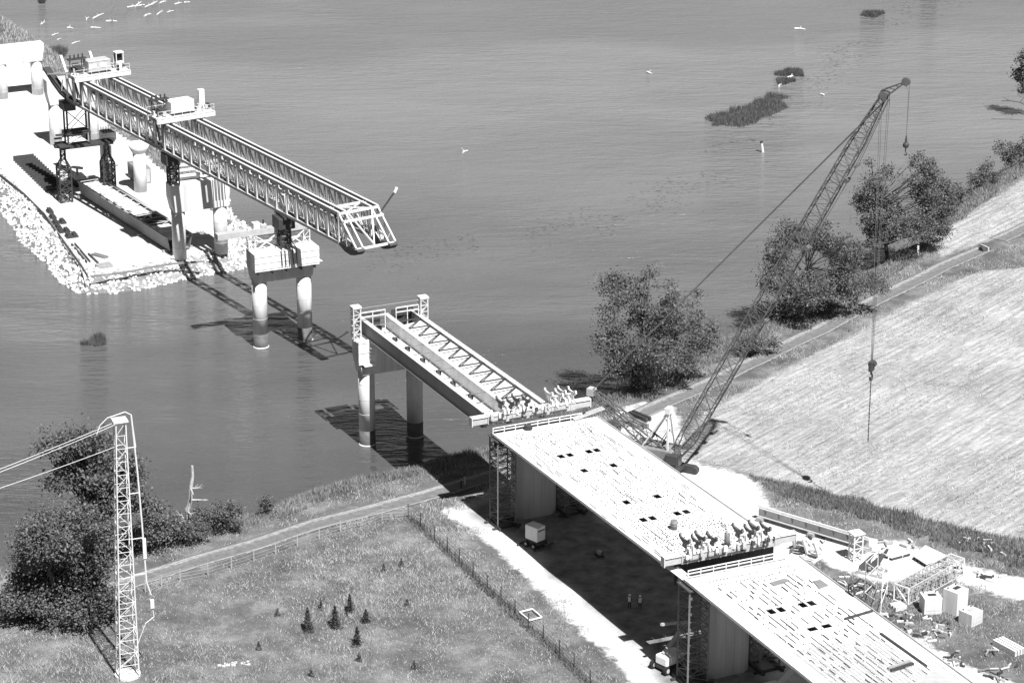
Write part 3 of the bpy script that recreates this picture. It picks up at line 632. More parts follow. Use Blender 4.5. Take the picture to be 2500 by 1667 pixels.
beams('steel_beams', 'thin dark rails along the upper causeway edge', 'beam', (86, 511), (122, 548), IZ, 2, .15, .2, STEEL_D)
beams('steel_beams', 'short brown beams near the causeway corner', 'beam', (225, 623), (258, 632), IZ, 2, .35, .3, STEEL_M)
beams('timber_stack', 'small timber stack at the near causeway corner', 'timber', (240, 658), (275, 652), IZ, 3, .4, .5, TIMBER, .6)
beams('timber_stack', 'pale planks scattered beside the causeway timber', 'timber', (200, 615), (222, 606), IZ, 3, .25, .2, WOODW, .45)
beams('steel_beams', 'single long beam leaning beside the causeway timber', 'beam', (216, 622), (240, 645), IZ, 1, .25, .3, STEEL_D)
cl_ = MB()
kerb = [(0, 432), (60, 480), (110, 530), (160, 600), (200, 655), (215, 680)]
for a, b in zip(kerb, kerb[1:]): cl_.bar(at(*a, IZ) + UZ * .3, at(*b, IZ) + UZ * .3, .12, .6)
setp(cl_.build('silt_fence', STEEL_M), 'low dark silt fence along the left edge of the causeway', 'silt fence')
cl_ = MB(); kerb = [(222, 677), (300, 668), (380, 652), (430, 645), (500, 640)]
for a, b in zip(kerb, kerb[1:]): cl_.bar(at(*a, IZ) + UZ * .12, at(*b, IZ) + UZ * .12, .35, .24)
setp(cl_.build('silt_fence', STEEL_M), 'low grey berm line along the front of the causeway', 'silt fence')

# ------------------------------------------------------------------ riprap
RMES = []
for k in range(7):
    bm = bmesh.new(); bmesh.ops.create_icosphere(bm, subdivisions=1, radius=1)
    rr = random.Random(k)
    for v in bm.verts: v.co *= rr.uniform(.72, 1.18); v.co.z *= .8
    me = bpy.data.meshes.new('rock'); bm.to_mesh(me); bm.free(); me.materials.append(ROCKM); RMES.append(me)
bank = thing('riprap_bank', W(-32, -10, 0), None, None); bank['kind'] = 'structure'; bank['label'] = 'white riprap bank around the causeway'
rocks = []
Pn = [Vector((p.x, p.y, 0)) for p in ISL]
for a, b in zip(Pn, Pn[1:] + Pn[:1]):
    e = b - a; Ln = e.length; nr = Vector((-e.y, e.x, 0)).normalized()
    n = int(Ln * 17)
    for _ in range(n):
        p = a + e * random.random(); off = random.uniform(-.5, 3.6); q = p + nr * off; 
        d = float(sdf(ISL, np.array([q.x]), np.array([q.y]))[0])
        if d < -.6: q = p - nr * off; d = float(sdf(ISL, np.array([q.x]), np.array([q.y]))[0])
        s = (q - ORI).dot(AX); t = (q - ORI).dot(CR)
        if s < -215 or (t > 3 and s < -120): continue
        rocks.append((q, max(-.1, min(d, 3.4) / 3.4 * IZ), random.uniform(.17, .4) * (1.5 if random.random() < .1 else 1)))
rocks.sort(key=lambda r: -r[2] / (r[0].y))
big, rest = rocks[:300], rocks[300:]
def rmat(r): return Matrix.Translation(r[0] + UZ * (r[1] + .05)) @ Matrix.Rotation(random.uniform(0, 6.3), 4, Vector((random.gauss(0, 1), random.gauss(0, 1), random.gauss(0, 1))).normalized()) @ Matrix.Diagonal((r[2] * random.uniform(.8, 1.3), r[2], r[2] * .8, 1))
for r in big: inst(random.choice(RMES), 'rock', bank, rmat(r))
mb = MB()
for r in rest:
    me = random.choice(RMES); M_ = rmat(r); mb.add([M_ @ v.co for v in me.vertices], [tuple(p.vertices) for p in me.polygons])
mb.build('loose_rock', ROCKM, bank)['kind'] = 'stuff'
# ------------------------------------------------------------------ erected girders between the grey pier and the deck
GT = 16.4; GB = 14.4
def girder(name, s0, t0, s1, t1, label, depth=2.0, webm=None):
    r = thing(name, W((s0 + s1) / 2, (t0 + t1) / 2, GT - depth), label, 'girder')
    def q(a0, a1, z0, z1, nm, m): MB().hexa([W(s0, t0 + a0, z0), W(s1, t1 + a0, z0), W(s1, t1 + a1, z0), W(s0, t0 + a1, z0), W(s0, t0 + a0, z1), W(s1, t1 + a0, z1), W(s1, t1 + a1, z1), W(s0, t0 + a1, z1)]).build(nm, m, r)
    q(-.05, .05, GT - depth + .06, GT - .09, 'web', webm or STEEL_M); q(-.3, .3, GT - .09, GT - .02, 'top_flange', STEEL_W); q(-.35, .35, GT - depth, GT - depth + .06, 'bottom_flange', STEEL_L)
    n = 14
    for i in range(n):
        f = (i + .5) / n; s, t = s0 + (s1 - s0) * f, t0 + (t1 - t0) * f
        MB().bbox(s - .02, s + .02, t + .05, t + .28, GT - depth + .06, GT - .09).build('stiffener', webm or STEEL_M, r)
    st_ = MB()
    for i in range(110):
        f = i / 110; s, t = s0 + (s1 - s0) * f, t0 + (t1 - t0) * f
        for k in (-.18, .18): st_.box(W(s, t + k + random.uniform(-.04, .04), GT + .05), .07, .07, .14)
    st_.build('shear_studs', STEEL_L, r)['kind'] = 'stuff'
    return r
WEB_D = mat('shaded_web_steel', .3, .6, .15, .6, streak=True); WEB_L = mat('bounce_lit_web', .78, .7, .2, .5, streak=True)  # web shade and bounced light painted as a dark and a pale copy
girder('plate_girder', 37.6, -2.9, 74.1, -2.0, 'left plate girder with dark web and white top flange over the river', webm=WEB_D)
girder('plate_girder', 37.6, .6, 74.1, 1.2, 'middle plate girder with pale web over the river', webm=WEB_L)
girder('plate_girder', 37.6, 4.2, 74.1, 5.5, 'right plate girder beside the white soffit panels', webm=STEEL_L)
fl = thing('girder_bracing', W(56, 2.6, GT - .6), 'zigzag bracing and cross bars over white soffit panels between the girders', 'bracing')
N = 12
for i in range(N):
    f0, f1 = i / N, (i + 1) / N; sa, sb = 37.8 + 36.1 * f0, 37.8 + 36.1 * f1
    l0, l1 = .6 + .6 * f0 + .34, .6 + .6 * f1 + .34; r0, r1 = 4.2 + 1.3 * f0 - .34, 4.2 + 1.3 * f1 - .34; k0, k1 = -2.9 + .9 * f0 + .1, -2.9 + .9 * f1 + .1
    e = .012
    z = GT - .85
    if i > 0: MB().hexa([W(sa + e, l0 - .28, z), W(sb - e, l1 - .28, z), W(sb - e, r1 + .28, GT - .5), W(sa + e, r0 + .28, GT - .5), W(sa + e, l0 - .28, z + .05), W(sb - e, l1 - .28, z + .05), W(sb - e, r1 + .28, GT - .45), W(sa + e, r0 + .28, GT - .45)]).build('soffit_panel', FORM, fl)
    MB().hexa([W(sa + e, k0, GB + .08), W(sb - e, k1, GB + .08), W(sb - e, l1 - .4, GB + .08), W(sa + e, l0 - .4, GB + .08), W(sa + e, k0, GB + .14), W(sb - e, k1, GB + .14), W(sb - e, l1 - .4, GB + .14), W(sa + e, l0 - .4, GB + .14)]).build('bottom_form_panel', FORM, fl)  # floor made white to bounce sun onto the middle web
    MB().bar(W(sa, k0, GT - .2), W(sa, l0 - .3, GT - .2), .1).build('cross_bar', STEEL_M, fl)
    MB().bar(W(sa, l0 - .1, GT - .14), W(sa, r0 + .1, GT - .14), .15).build('cross_bar', STEEL_D, fl)
    MB().bar(W(sa, r0, GT - .16), W(sb, l1, GT - .16), .12).build('zigzag_brace', STEEL_D, fl) if i % 1 == 0 else None
for i in range(7):
    s = 42 + i * 4.4 + random.uniform(-.6, .6); f = (s - 37.6) / 36.5
    o = thing('hose_coil', W(s, -2.3 + .9 * f, GB + .2), ['coiled hose nearest the grey pier between the girders', 'second hose coil from the grey pier', 'third hose coil from the grey pier', 'fourth hose coil from the grey pier', 'fifth hose coil from the grey pier', 'sixth hose coil from the grey pier', 'hose coil nearest the deck between the girders'][i], 'hose', 'hoses lying between the girders')
    for k in range(3): MB().path([W(s + math.cos(a) * .5, -2.2 + .9 * f + math.sin(a) * .28, GT - .25 + k * .13) for a in np.linspace(0, 6.28, 11)], .06, 4).build('loop', RUBBER, o)
# end frames on the grey pier
ef = thing('end_frame', W(40.3, 0, 14.2), 'white guard posts and rails at the grey pier end of the girders', 'guard frame')
for t in (-4.3, 4.9):
    post(ef, 39.6, t, 14.2, 18.5, .95); MB().bbox(39.0, 40.2, t - .6, t + .6, 18.5, 18.72).build('post_cap', STEEL_W, ef)
for t0, t1 in ((-3.7, -.3), (1.2, 4.3)):
    for zz in (17.0, 17.6): MB().bbox(39.5, 39.62, t0, t1, zz, zz + .12).build('rail', STEEL_W, ef)
    for k in range(3): MB().bar(W(39.56, t0 + (t1 - t0) * k / 2, 14.2), W(39.56, t0 + (t1 - t0) * k / 2, 17.7), .1).build('rail_post', STEEL_W, ef)
    MB().bbox(37.2, 37.3, t0 + .3, t1 + .2, 14.3, 16.6).build('end_bulkhead', STEEL_D, ef)
MB().bar(W(39.6, -4.3, 18.3), W(39.6, 4.9, 18.3), .04).build('hand_wire', STEEL_L, ef)

# ------------------------------------------------------------------ decks
def deck(name, s0, s1, u0, u1, drift, base, z, holes, label, th=.13):
    """slab with real openings; u is measured from the left edge line that drifts with s"""
    r = thing(name, W((s0 + s1) / 2, base + (u0 + u1) / 2, z - th), label, 'bridge deck')
    hs = [(a, b, c - (base + drift * ((a + b) / 2 - s0)), d - (base + drift * ((a + b) / 2 - s0))) for a, b, c, d in holes]
    ss = sorted({s0, s1, *[x for h in hs for x in h[:2]], *np.arange(s0 + 4, s1 - 1, 4.0)}); us = sorted({u0, u1, *[x for h in hs for x in h[2:]]})
    P = lambda s, u, zz: W(s, base + drift * (s - s0) + u, zz)
    isH = lambda i, j: 0 <= i < len(ss) - 1 and 0 <= j < len(us) - 1 and any(h[0] <= (ss[i] + ss[i + 1]) / 2 <= h[1] and h[2] <= (us[j] + us[j + 1]) / 2 <= h[3] for h in hs)
    b = MB()
    def q(*p): b.add(p, [(0, 1, 2, 3)])
    for i in range(len(ss) - 1):
        for j in range(len(us) - 1):
            if isH(i, j): continue
            a0, a1, c0, c1 = ss[i], ss[i + 1], us[j], us[j + 1]
            q(P(a0, c0, z), P(a1, c0, z), P(a1, c1, z), P(a0, c1, z)); q(P(a0, c1, z - th), P(a1, c1, z - th), P(a1, c0, z - th), P(a0, c0, z - th))
            for di, dj, pa, pb in ((-1, 0, (a0, c0), (a0, c1)), (1, 0, (a1, c0), (a1, c1)), (0, -1, (a0, c0), (a1, c0)), (0, 1, (a0, c1), (a1, c1))):
                I, J = i + di, j + dj
                if isH(I, J) or not (0 <= I < len(ss) - 1 and 0 <= J < len(us) - 1):
                    q(P(*pa, z - th), P(*pb, z - th), P(*pb, z), P(*pa, z))
    me_o = b.build('slab', DECKM, r)
    bm = bmesh.new(); bm.from_mesh(me_o.data); bmesh.ops.remove_doubles(bm, verts=bm.verts, dist=.001); bmesh.ops.recalc_face_normals(bm, faces=bm.faces); bm.to_mesh(me_o.data); bm.free()
    # box webs below, away from the holes' sight lines
    for u in (3.3, u1 - 3.3):
        MB().hexa([P(s0 + 1, u - .1, z - 2.0), P(s1 - .6, u - .1, z - 2.0), P(s1 - .6, u + .1, z - 2.0), P(s0 + 1, u + .1, z - 2.0), P(s0 + 1, u - .1, z - th - .01), P(s1 - .6, u - .1, z - th - .01), P(s1 - .6, u + .1, z - th - .01), P(s0 + 1, u + .1, z - th - .01)]).build('web', CONC_GREY, r)
    MB().hexa([P(s0 + 1, 3.1, z - 2.3), P(s1 - .6, 3.1, z - 2.3), P(s1 - .6, u1 - 3.1, z - 2.3), P(s0 + 1, u1 - 3.1, z - 2.3), P(s0 + 1, 3.1, z - 2.01), P(s1 - .6, 3.1, z - 2.01), P(s1 - .6, u1 - 3.1, z - 2.01), P(s0 + 1, u1 - 3.1, z - 2.01)]).build('soffit', CONC_GREY, r)
    return r, P
DZ = 14.3
def hole(s, t, a=1.25, b=.74): return (s - a / 2, s + a / 2, t - b / 2, t + b / 2)
H1 = [hole(*x) for x in [(85.4, 2.4), (85.4, 3.5), (85.4, 5.9), (85.4, 6.9), (90.2, 6.6), (90.2, 2.95), (100.1, 3.2), (100.1, 7.0), (105.1, 2.7), (105.1, 3.8), (105.1, 6.8), (105.1, 7.9)]]
d1, P1 = deck('bridge_deck', 76.2, 116.6, 0, 13.6, .033, -2.0, DZ, H1, 'white deck slab with dark openings between the two transverse beams')
H2 = [hole(*x) for x in [(130.5, 3.9), (130.5, 5.0), (130.5, 7.5), (130.5, 8.5)]] + [hole(135.6, 5.6, .95, 1.0), hole(135.6, 7.2, .95, 1.0)]
d2, P2 = deck('bridge_deck', 120.4, 168, 0, 13.7, .008, -.6, DZ, H2, 'white deck slab with rows of shadow strips and rebar in the near right corner')
def kerbs(r, P, s0, s1, w):
    for u in (.06, w - .06):
        s = s0 + .05
        while s < s1 - .3:
            e = min(s + 4.0, s1); MB().bar(P(s, u, DZ + .09), P(e - .02, u, DZ + .09), .1, .16).build('edge_board', STEEL_W if u < 1 else STEEL_L, r); s = e
    MB().bar(P(s0, w + .16, DZ - .1), P(s1, w + .16, DZ - .1), .05).build('edge_rail', STEEL_D, r)
    MB().bar(P(s0, w - .75, DZ + .03), P(s1, w - .75, DZ + .03), .04, .05).build('edge_rail', STEEL_L, r)
kerbs(d1, P1, 76.2, 116.6, 13.6); kerbs(d2, P2, 120.4, 166, 13.7)
# stubs of rebar and anchor bolts on the decks
def stubs(r, P, s0, s1, u0, u1, ds, du, keep, hs, base_t, seed):
    rr = random.Random(seed); b = MB(); s = s0
    while s < s1:
        u = u0
        while u < u1:
            if rr.random() < keep:
                ss_, uu = s + rr.uniform(-.06, .06), u + rr.uniform(-.05, .05); p = P(ss_, uu, DZ)
                if not any(h[0] - .1 < ss_ < h[1] + .1 and h[2] - .1 < (p - ORI).dot(CR) < h[3] + .1 for h in hs):
                    hgt = rr.choice([.06, .08, .1, .12, .5 if rr.random() < .12 else .1]); b.box(p + UZ * hgt / 2, .1 if hgt < .3 else .05, .1 if hgt < .3 else .05, hgt)
            u += du
        s += ds
    b.build('rebar_stubs', REBAR, r)['kind'] = 'stuff'
stubs(d1, P1, 78, 115, 2.0, 11.4, .5, .52, .5, H1, 0, 1)
for s in (77.6, 79.0, 108.5, 109.4, 110.3, 111.2, 112.4, 113.5): stubs(d1, P1, s, s + .1, 2, 11.6, .3, .42, .85, H1, 0, int(s))
for s in (122.0, 123.1): stubs(d2, P2, s, s + .1, 2.2, 11.6, .3, .42, .85, H2, 0, int(s))
stubs(d2, P2, 124, 146, 2.2, 11.4, 1.1, .66, .35, H2, 0, 5)
dash = unitbar('shadow_joint_strip', .09, .09, 1.15, REBAR); dash2 = unitbar('shadow_joint_strip', .05, .06, 1.5, STEEL_M); dash3 = unitbar('shadow_joint_strip', .07, .07, .75, REBAR); dash4 = unitbar('shadow_joint_strip', .05, .05, 1.9, REBAR)  # dark strips laid in for shadow gaps and panel joints
k = 0
for i in range(16):
    for j in range(15):
        s = 123.6 + i * 1.95 + (.9 if j % 2 else 0) + random.uniform(-.4, .4); u = 2.3 + j * .66 + random.uniform(-.06, .06)
        if random.random() < .3: continue
        t = u - .6
        if any(h[0] - 1.3 < s < h[1] + .3 and h[2] - .2 < t < h[3] + .2 for h in H2): continue
        inst(random.choice([dash, dash3, dash2, dash4]), 'shadow_joint_strip', d2, frame(P2(s, u, DZ + .075), CR, UZ, AX)); k += 1
for i in range(95):
    s = 78 + random.random() * 36; u = random.choice([.5, .9, 1.1, 1.5, 2.4, 3.1, 4.0, 5.2, 6.1, 7.4, 8.8, 9.8, 10.6, 11.5, 12.3]) + random.uniform(-.2, .2)
    if any(h[0] - 1.6 < s < h[1] + .3 and h[2] - .3 < u - 2 + .033 * (s - 76) < h[3] + .3 for h in H1): continue
    inst(dash2, 'shadow_joint_strip', d1, frame(P1(s, u, DZ + .05), CR, UZ, AX))
gb = MB()
for i in range(48): gb.bar(P2(139.5 + i * .3, 1.6, DZ + .1), P2(139.5 + i * .3, 11.0, DZ + .1), .03)
for i in range(20): gb.bar(P2(139, 1.8 + i * .47, DZ + .06), P2(153.5, 1.8 + i * .47, DZ + .06), .03)
gb.build('rebar_mat', STEEL_L, d2)['kind'] = 'stuff'
# sheets and gear lying on the decks
def flat(name, quad, z, h, m, label, cat):
    o = MB(); b = [W(s, t, z) for s, t in quad]; o.prism(b, UZ * h); x = o.build(name, m); return setp(x, label, cat)
flat('steel_plate', [S(*p, DZ) for p in [(1985, 1420), (2003, 1417), (2022, 1430), (2000, 1438)]], DZ + .02, .12, STEEL_M, 'dark square plate on the near deck close to its right edge', 'plate')
flat('grating_panel', [S(*p, DZ) for p in [(1879, 1424), (1916, 1413), (1928, 1418), (1890, 1431)]], DZ + .02, .1, STEEL_M, 'dark grating panel lying across the near deck', 'grating')
flat('formwork_sheet', [S(*p, DZ + .3) for p in [(2175, 1700), (2280, 1637), (2345, 1675), (2330, 1720)]], DZ + .05, .3, STEEL_L, 'large smooth grey sheet at the bottom edge on the near deck', 'sheet')
pl_ = thing('beam_pair', W(*S(2090, 1570, DZ), DZ), 'pair of dark beams lying on the near deck at bottom right', 'beam')
a, b = W(*S(2168, 1635, DZ), DZ + .14), W(*S(2222, 1617, DZ), DZ + .14)
for k_ in (0, .5): MB().bar(a + AX * k_, b + AX * k_, .3, .28).build('beam', STEEL_D if k_ else TIMBER, pl_)
ln = thing('long_channel', W(*S(2200, 1590, DZ), DZ), 'long dark channel lying lengthwise on the near deck', 'channel')
MB().bar(W(*S(2150, 1548, DZ), DZ + .1), W(*S(2262, 1628, DZ), DZ + .1), .22, .2).build('channel', STEEL_D, ln)
li = thing('timber_baulk', W(*S(2100, 1502, DZ), DZ), 'dark timber baulk lying across the near deck', 'timber')
MB().bar(W(*S(2062, 1513, DZ), DZ + .12), W(*S(2130, 1493, DZ), DZ + .12), .18, .22).build('baulk', STEEL_D, li)
drum = thing('barrel', W(*S(1645, 1291, DZ), DZ), 'grey barrel standing on the deck left of the dark clamps', 'barrel')
c = MB().tube(W(*S(1645, 1291, DZ), DZ), W(*S(1645, 1291, DZ), DZ + 1.0), .38, n=14).build('drum', STEEL_M, drum, smooth=True); flatcaps(c)
for zz in (.33, .66): MB().tube(W(*S(1645, 1291, DZ), DZ + zz - .02), W(*S(1645, 1291, DZ), DZ + zz + .02), .4, n=14).build('rib', STEEL_D, drum)
sm = thing('hose_reel', W(*S(1289, 1048, DZ), DZ), 'small dark hose reel near the far end of the white deck', 'hose')
for k_ in range(3): MB().tube(W(*S(1289, 1048, DZ), DZ + .1 + .16 * k_), W(*S(1289, 1048, DZ), DZ + .22 + .16 * k_), .55 - .06 * k_, n=10).build('coil', STEEL_D, sm)
cr_ = thing('hose_reel', W(*S(2078, 1453, DZ), DZ), 'wire reel standing at the right edge of the near deck', 'reel')
cpos = W(*S(2078, 1453, DZ), DZ + .6)
MB().path([cpos + AX * math.cos(a_) * .6 + UZ * math.sin(a_) * .6 for a_ in np.linspace(0, 6.283, 15)], .07).build('rim', STEEL_D, cr_)
for k_ in range(4): MB().bar(cpos, cpos + AX * math.cos(k_ * 1.57) * .6 + UZ * math.sin(k_ * 1.57) * .6, .06).build('spoke', STEEL_D, cr_)

# ------------------------------------------------------------------ transverse beams with clamps
def transverse(s, t0, t1, z0, label, front0, front1):
    r = thing('transverse_beam', W(s, (t0 + t1) / 2, z0), label, 'beam')
    MB().bbox(s - .42, s + .42, t0 + 1.9, t1 - 1.9, z0, z0 + .95).build('beam', STEEL_L, r, bevel=.03)
    for a, b in ((t0, t0 + 1.88), (t1 - 1.88, t1)):
        MB().bbox(s - .36, s + .36, a, b, z0 + .12, z0 + .8).build('beam_extension', STEEL_L, r, bevel=.03)
        MB().bbox(s - .5, s + .5, a, b, z0 + .96, z0 + 1.02).build('cover_plate', STEEL_W, r)
    MB().bbox(s - .55, s + .55, t0 + 2.0, t1 - 2.0, z0 + .97, z0 + 1.03).build('cover_plate', STEEL_W, r)
    for k in (t0 - .12, t1 + .02): MB().bbox(s - .4, s + .4, k, k + .1, z0, z0 + 1.1).build('end_plate', STEEL_W, r)
    for k in range(9):
        t = t0 + 1.9 + (t1 - t0 - 3.8) * (k + .5) / 9; MB().bbox(s + .42, s + .5, t - .05, t + .05, z0 + .02, z0 + .95).build('stiffener', STEEL_L, r)
    rr = random.Random(int(s))
    for k in range(44):
        t = rr.uniform(t0 + 2.2, t1 - 2.2); q = rr.uniform(-.45, .9); hh = rr.uniform(.06, .4)
        MB().bbox(s + q - rr.uniform(.05, .15), s + q + rr.uniform(.05, .15), t - rr.uniform(.05, .22), t + rr.uniform(.05, .22), z0 + 1.04 if q < .3 else z0 + .75, z0 + 1.04 + hh).build('fitting', rr.choice([STEEL_W, STEEL_W, STEEL_L, STEEL_D]), r)
    for k in range(4): MB().bar(W(s + .55, t0 + 2 + 2.6 * k, z0 + .3), W(s + .55, t0 + 4.2 + 2.6 * k, z0 + .32), .1).build('hose', STEEL_D, r)
    return r
def rails(s, t0, t1, z, label):
    r = thing('guard_rail', W(s, (t0 + t1) / 2, z), label, 'guard rail')
    for zz in (.45, .85, 1.2): MB().bar(W(s, t0, z + zz), W(s, t1, z + zz), .08, .11).build('rail', STEEL_W, r)
    n = 9
    for k in range(n): MB().bar(W(s, t0 + (t1 - t0) * k / (n - 1), z), W(s, t0 + (t1 - t0) * k / (n - 1), z + 1.25), .09).build('rail_post', STEEL_W, r)
    MB().bbox(s - .9, s - .1, t0, t1, z - .08, z).build('walkway_plank', TIMBER, r)
    n = 7
    for k in range(n): MB().bar(W(s - .85, t0 + (t1 - t0) * k / (n - 1), z - 1.5), W(s - .85, t0 + (t1 - t0) * k / (n - 1), z - .1), .12).build('bracket', STEEL_D, r)
    return r
transverse(74.7, -3.9, 11.2, 15.1, 'light grey transverse beam at the river end of the white deck', 0, 0)
transverse(118.0, -1.6, 13.8, 15.0, 'light grey transverse beam between the two white decks', 0, 0)
rails(76.1, -1.8, 9.6, DZ - .5, 'white guard rails in front of the river end beam'); rails(120.0, .2, 12.0, DZ - .5, 'white guard rails between the two decks')
for sx, tt, lb in ((76.15, 9.8, 'white'), ):
    pr_ = thing('pipe_rails', W(76, 10, 14), 'twin pipes running from the river end beam to the crane side', 'pipe')
    for k in range(3): MB().bar(W(75.9 + .35 * k, 8.4, DZ + .2), W(74.6 + .35 * k, 13.0, DZ + .4), .14).build('pipe', STEEL_L, pr_)
# soil end bulkheads: dark pit under the beams
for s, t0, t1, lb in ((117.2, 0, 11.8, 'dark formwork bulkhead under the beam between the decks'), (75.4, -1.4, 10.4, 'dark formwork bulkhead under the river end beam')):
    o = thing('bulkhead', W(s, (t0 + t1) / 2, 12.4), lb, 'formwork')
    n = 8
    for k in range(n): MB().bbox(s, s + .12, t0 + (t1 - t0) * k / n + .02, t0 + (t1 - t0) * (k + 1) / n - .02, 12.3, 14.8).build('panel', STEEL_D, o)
cp = thing('corner_plate', W(119.2, -.4, 13.4), 'white angled plate closing the gap between the decks at left', 'plate')
MB().prism([W(116.6, -.7, DZ - .1), W(120.4, -.6, DZ - .1), W(119.9, .5, DZ - .02), W(117.2, .5, DZ - .02)], UZ * .06).build('plate', FORM, cp)
# rocking clamps along the beams
BOAT = [(-1.9, .1), (-1.8, .5), (-1.45, .52), (-1.3, .2), (0, .1), (1.25, .2), (1.4, .5), (1.8, .48), (1.95, .1), (1.2, -.34), (.4, -.5), (-.6, -.45), (-1.3, -.2)]
def clamp(s, t, z, m, label, yaw=0.0, lean=-.04, grp=None, mb_=None):
    r = thing('saddle_clamp', W(s, t, z), label, 'clamp', grp)
    X = (AX * math.cos(yaw) + CR * math.sin(yaw)); Y = Vector((-X.y, X.x, 0)); P0 = W(s, t, z)
    MB().box(P0 + UZ * .25, .9, .8, .5, X, Y).build('base', mb_ or STEEL_W, r)
    for sg in (-.5, .5):
        C0 = P0 + Y * sg + X * sg * .7
        MB().hexa([C0 + X * a * w + Y * b * .13 + UZ * zz for zz, w in ((.5, .35), (.95, .22)) for a, b in ((-1, -1), (1, -1), (1, 1), (-1, 1))]).build('pedestal', m, r)
        pts = [C0 + UZ * 1.3 - Y * .09 + X * (a * .62) + UZ * (b * .8 - a * lean) for a, b in BOAT]
        MB().prism(pts, Y * .18).build('rocker_plate', m, r)
    MB().bar(P0 + UZ * 1.0 - Y * .55 - X * .3, P0 + UZ * 1.0 + Y * .55 + X * .3, .16).build('pin', mb_ or STEEL_W, r)
    for k in (-1, 1): MB().tube(P0 + X * .9 * k + UZ * .1, P0 + X * .5 * k + UZ * 1.0, .07, n=6).build('ram', mb_ or STEEL_W, r)
    MB().box(P0 + X * .35 + UZ * .6, .3, .3, .5, X, Y).build('valve_box', mb_ or STEEL_L, r)
    return r
DK = mat('grey_clamp_steel', .12, .6, .2, 2)
for i, t in enumerate((1.5, 3.3, 7.7, 9.6)):
    clamp(118.0, t, 16.05, DK, ['first', 'second', 'third', 'fourth'][i] + ' dark rocking clamp from the left on the beam between the decks', grp='dark rocking clamps')
for i, t in enumerate((.4, 2.4, 6.6, 8.3)):
    clamp(74.7, t, 16.15, STEEL_W if i > 1 else DK, ['dark rocking clamp at left on the river end beam', 'second rocking clamp from the left on the river end beam', 'third pale rocking clamp on the river end beam', 'pale rocking clamp at right on the river end beam'][i], grp='clamps on the river end beam')
for s, t, z, lb in ((118.3, 5.6, 16.05, 'tall grey cylinder at the middle of the beam between the decks'), ):
    o = thing('hydraulic_ram', W(s, t, z), lb, 'ram'); c = MB().tube(W(s, t, z), W(s, t, z + 1.4), .3, n=12).build('cylinder', DK, o, smooth=True); flatcaps(c); MB().tube(W(s, t, z + 1.4), W(s, t, z + 1.75), .14, n=8).build('rod', STEEL_L, o)

# ------------------------------------------------------------------ falsework towers and wall piers
def falsework(s, t, w, label, ztop=13.95):
    r = thing('falsework_tower', W(s, t, GZ), label, 'lattice tower')
    lattice(r, W(s, t, GZ + .45), W(s, t, ztop), w, w, 12, .19, .085, FALSE_M, AX, CR, two=False)
    for k in (-1, 1):
        MB().bbox(s - w / 2 - .8, s + w / 2 + .8, t + k * w / 2 - .15, t + k * w / 2 + .15, GZ + .05, GZ + .42).build('foot_beam', STEEL_D, r)
        MB().bbox(s + k * w / 2 - .15, s + k * w / 2 + .15, t - w / 2 - .7, t + w / 2 + .7, GZ - .15, GZ + .2).build('foot_beam', STEEL_D, r)
    MB().bbox(s - w / 2 - .3, s + w / 2 + .3, t - w / 2 - .2, t + w / 2 + .2, ztop, ztop + .02).build('head_plate', STEEL_D, r)
    return r
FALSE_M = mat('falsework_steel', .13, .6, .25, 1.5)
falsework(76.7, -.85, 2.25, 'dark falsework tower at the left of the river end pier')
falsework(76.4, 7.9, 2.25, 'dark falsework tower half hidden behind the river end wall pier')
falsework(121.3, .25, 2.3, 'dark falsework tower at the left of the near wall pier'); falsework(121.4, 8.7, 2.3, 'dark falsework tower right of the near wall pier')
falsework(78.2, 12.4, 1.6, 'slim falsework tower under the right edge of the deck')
def wallpier(s0, s1, t0, t1, label):
    r = thing('wall_pier', W(s0, t0, GZ), label, 'bridge pier')
    poly = [W(s0, t0 + .5, GZ - .3), W(s0 + .5, t0, GZ - .3), W(s1 - .5, t0, GZ - .3), W(s1, t0 + .8, GZ - .3), W(s1, t1 - .8, GZ - .3), W(s1 - .5, t1, GZ - .3), W(s0 + .5, t1, GZ - .3), W(s0, t1 - .5, GZ - .3)]
    MB().prism(poly, UZ * (13.98 - GZ + .3)).build('shaft', CONC_GREY, r)
    for t in np.linspace(t0 + 1.0, t1 - 1.0, 4): MB().bbox(s1, s1 + .035, t - .05, t + .05, GZ, 13.9).build('form_seam', CONC_GREY, r)
    for zz in (6.5, 10): MB().bbox(s1 + .002, s1 + .02, t0 + .9, t1 - .9, zz, zz + .05).build('form_seam', CONC_GREY, r)
wallpier(74.0, 76.4, 1.2, 6.4, 'dark shaded wall pier under the river end of the deck')
wallpier(119.3, 121.7, 2.0, 6.9, 'dark shaded wall pier under the near deck')
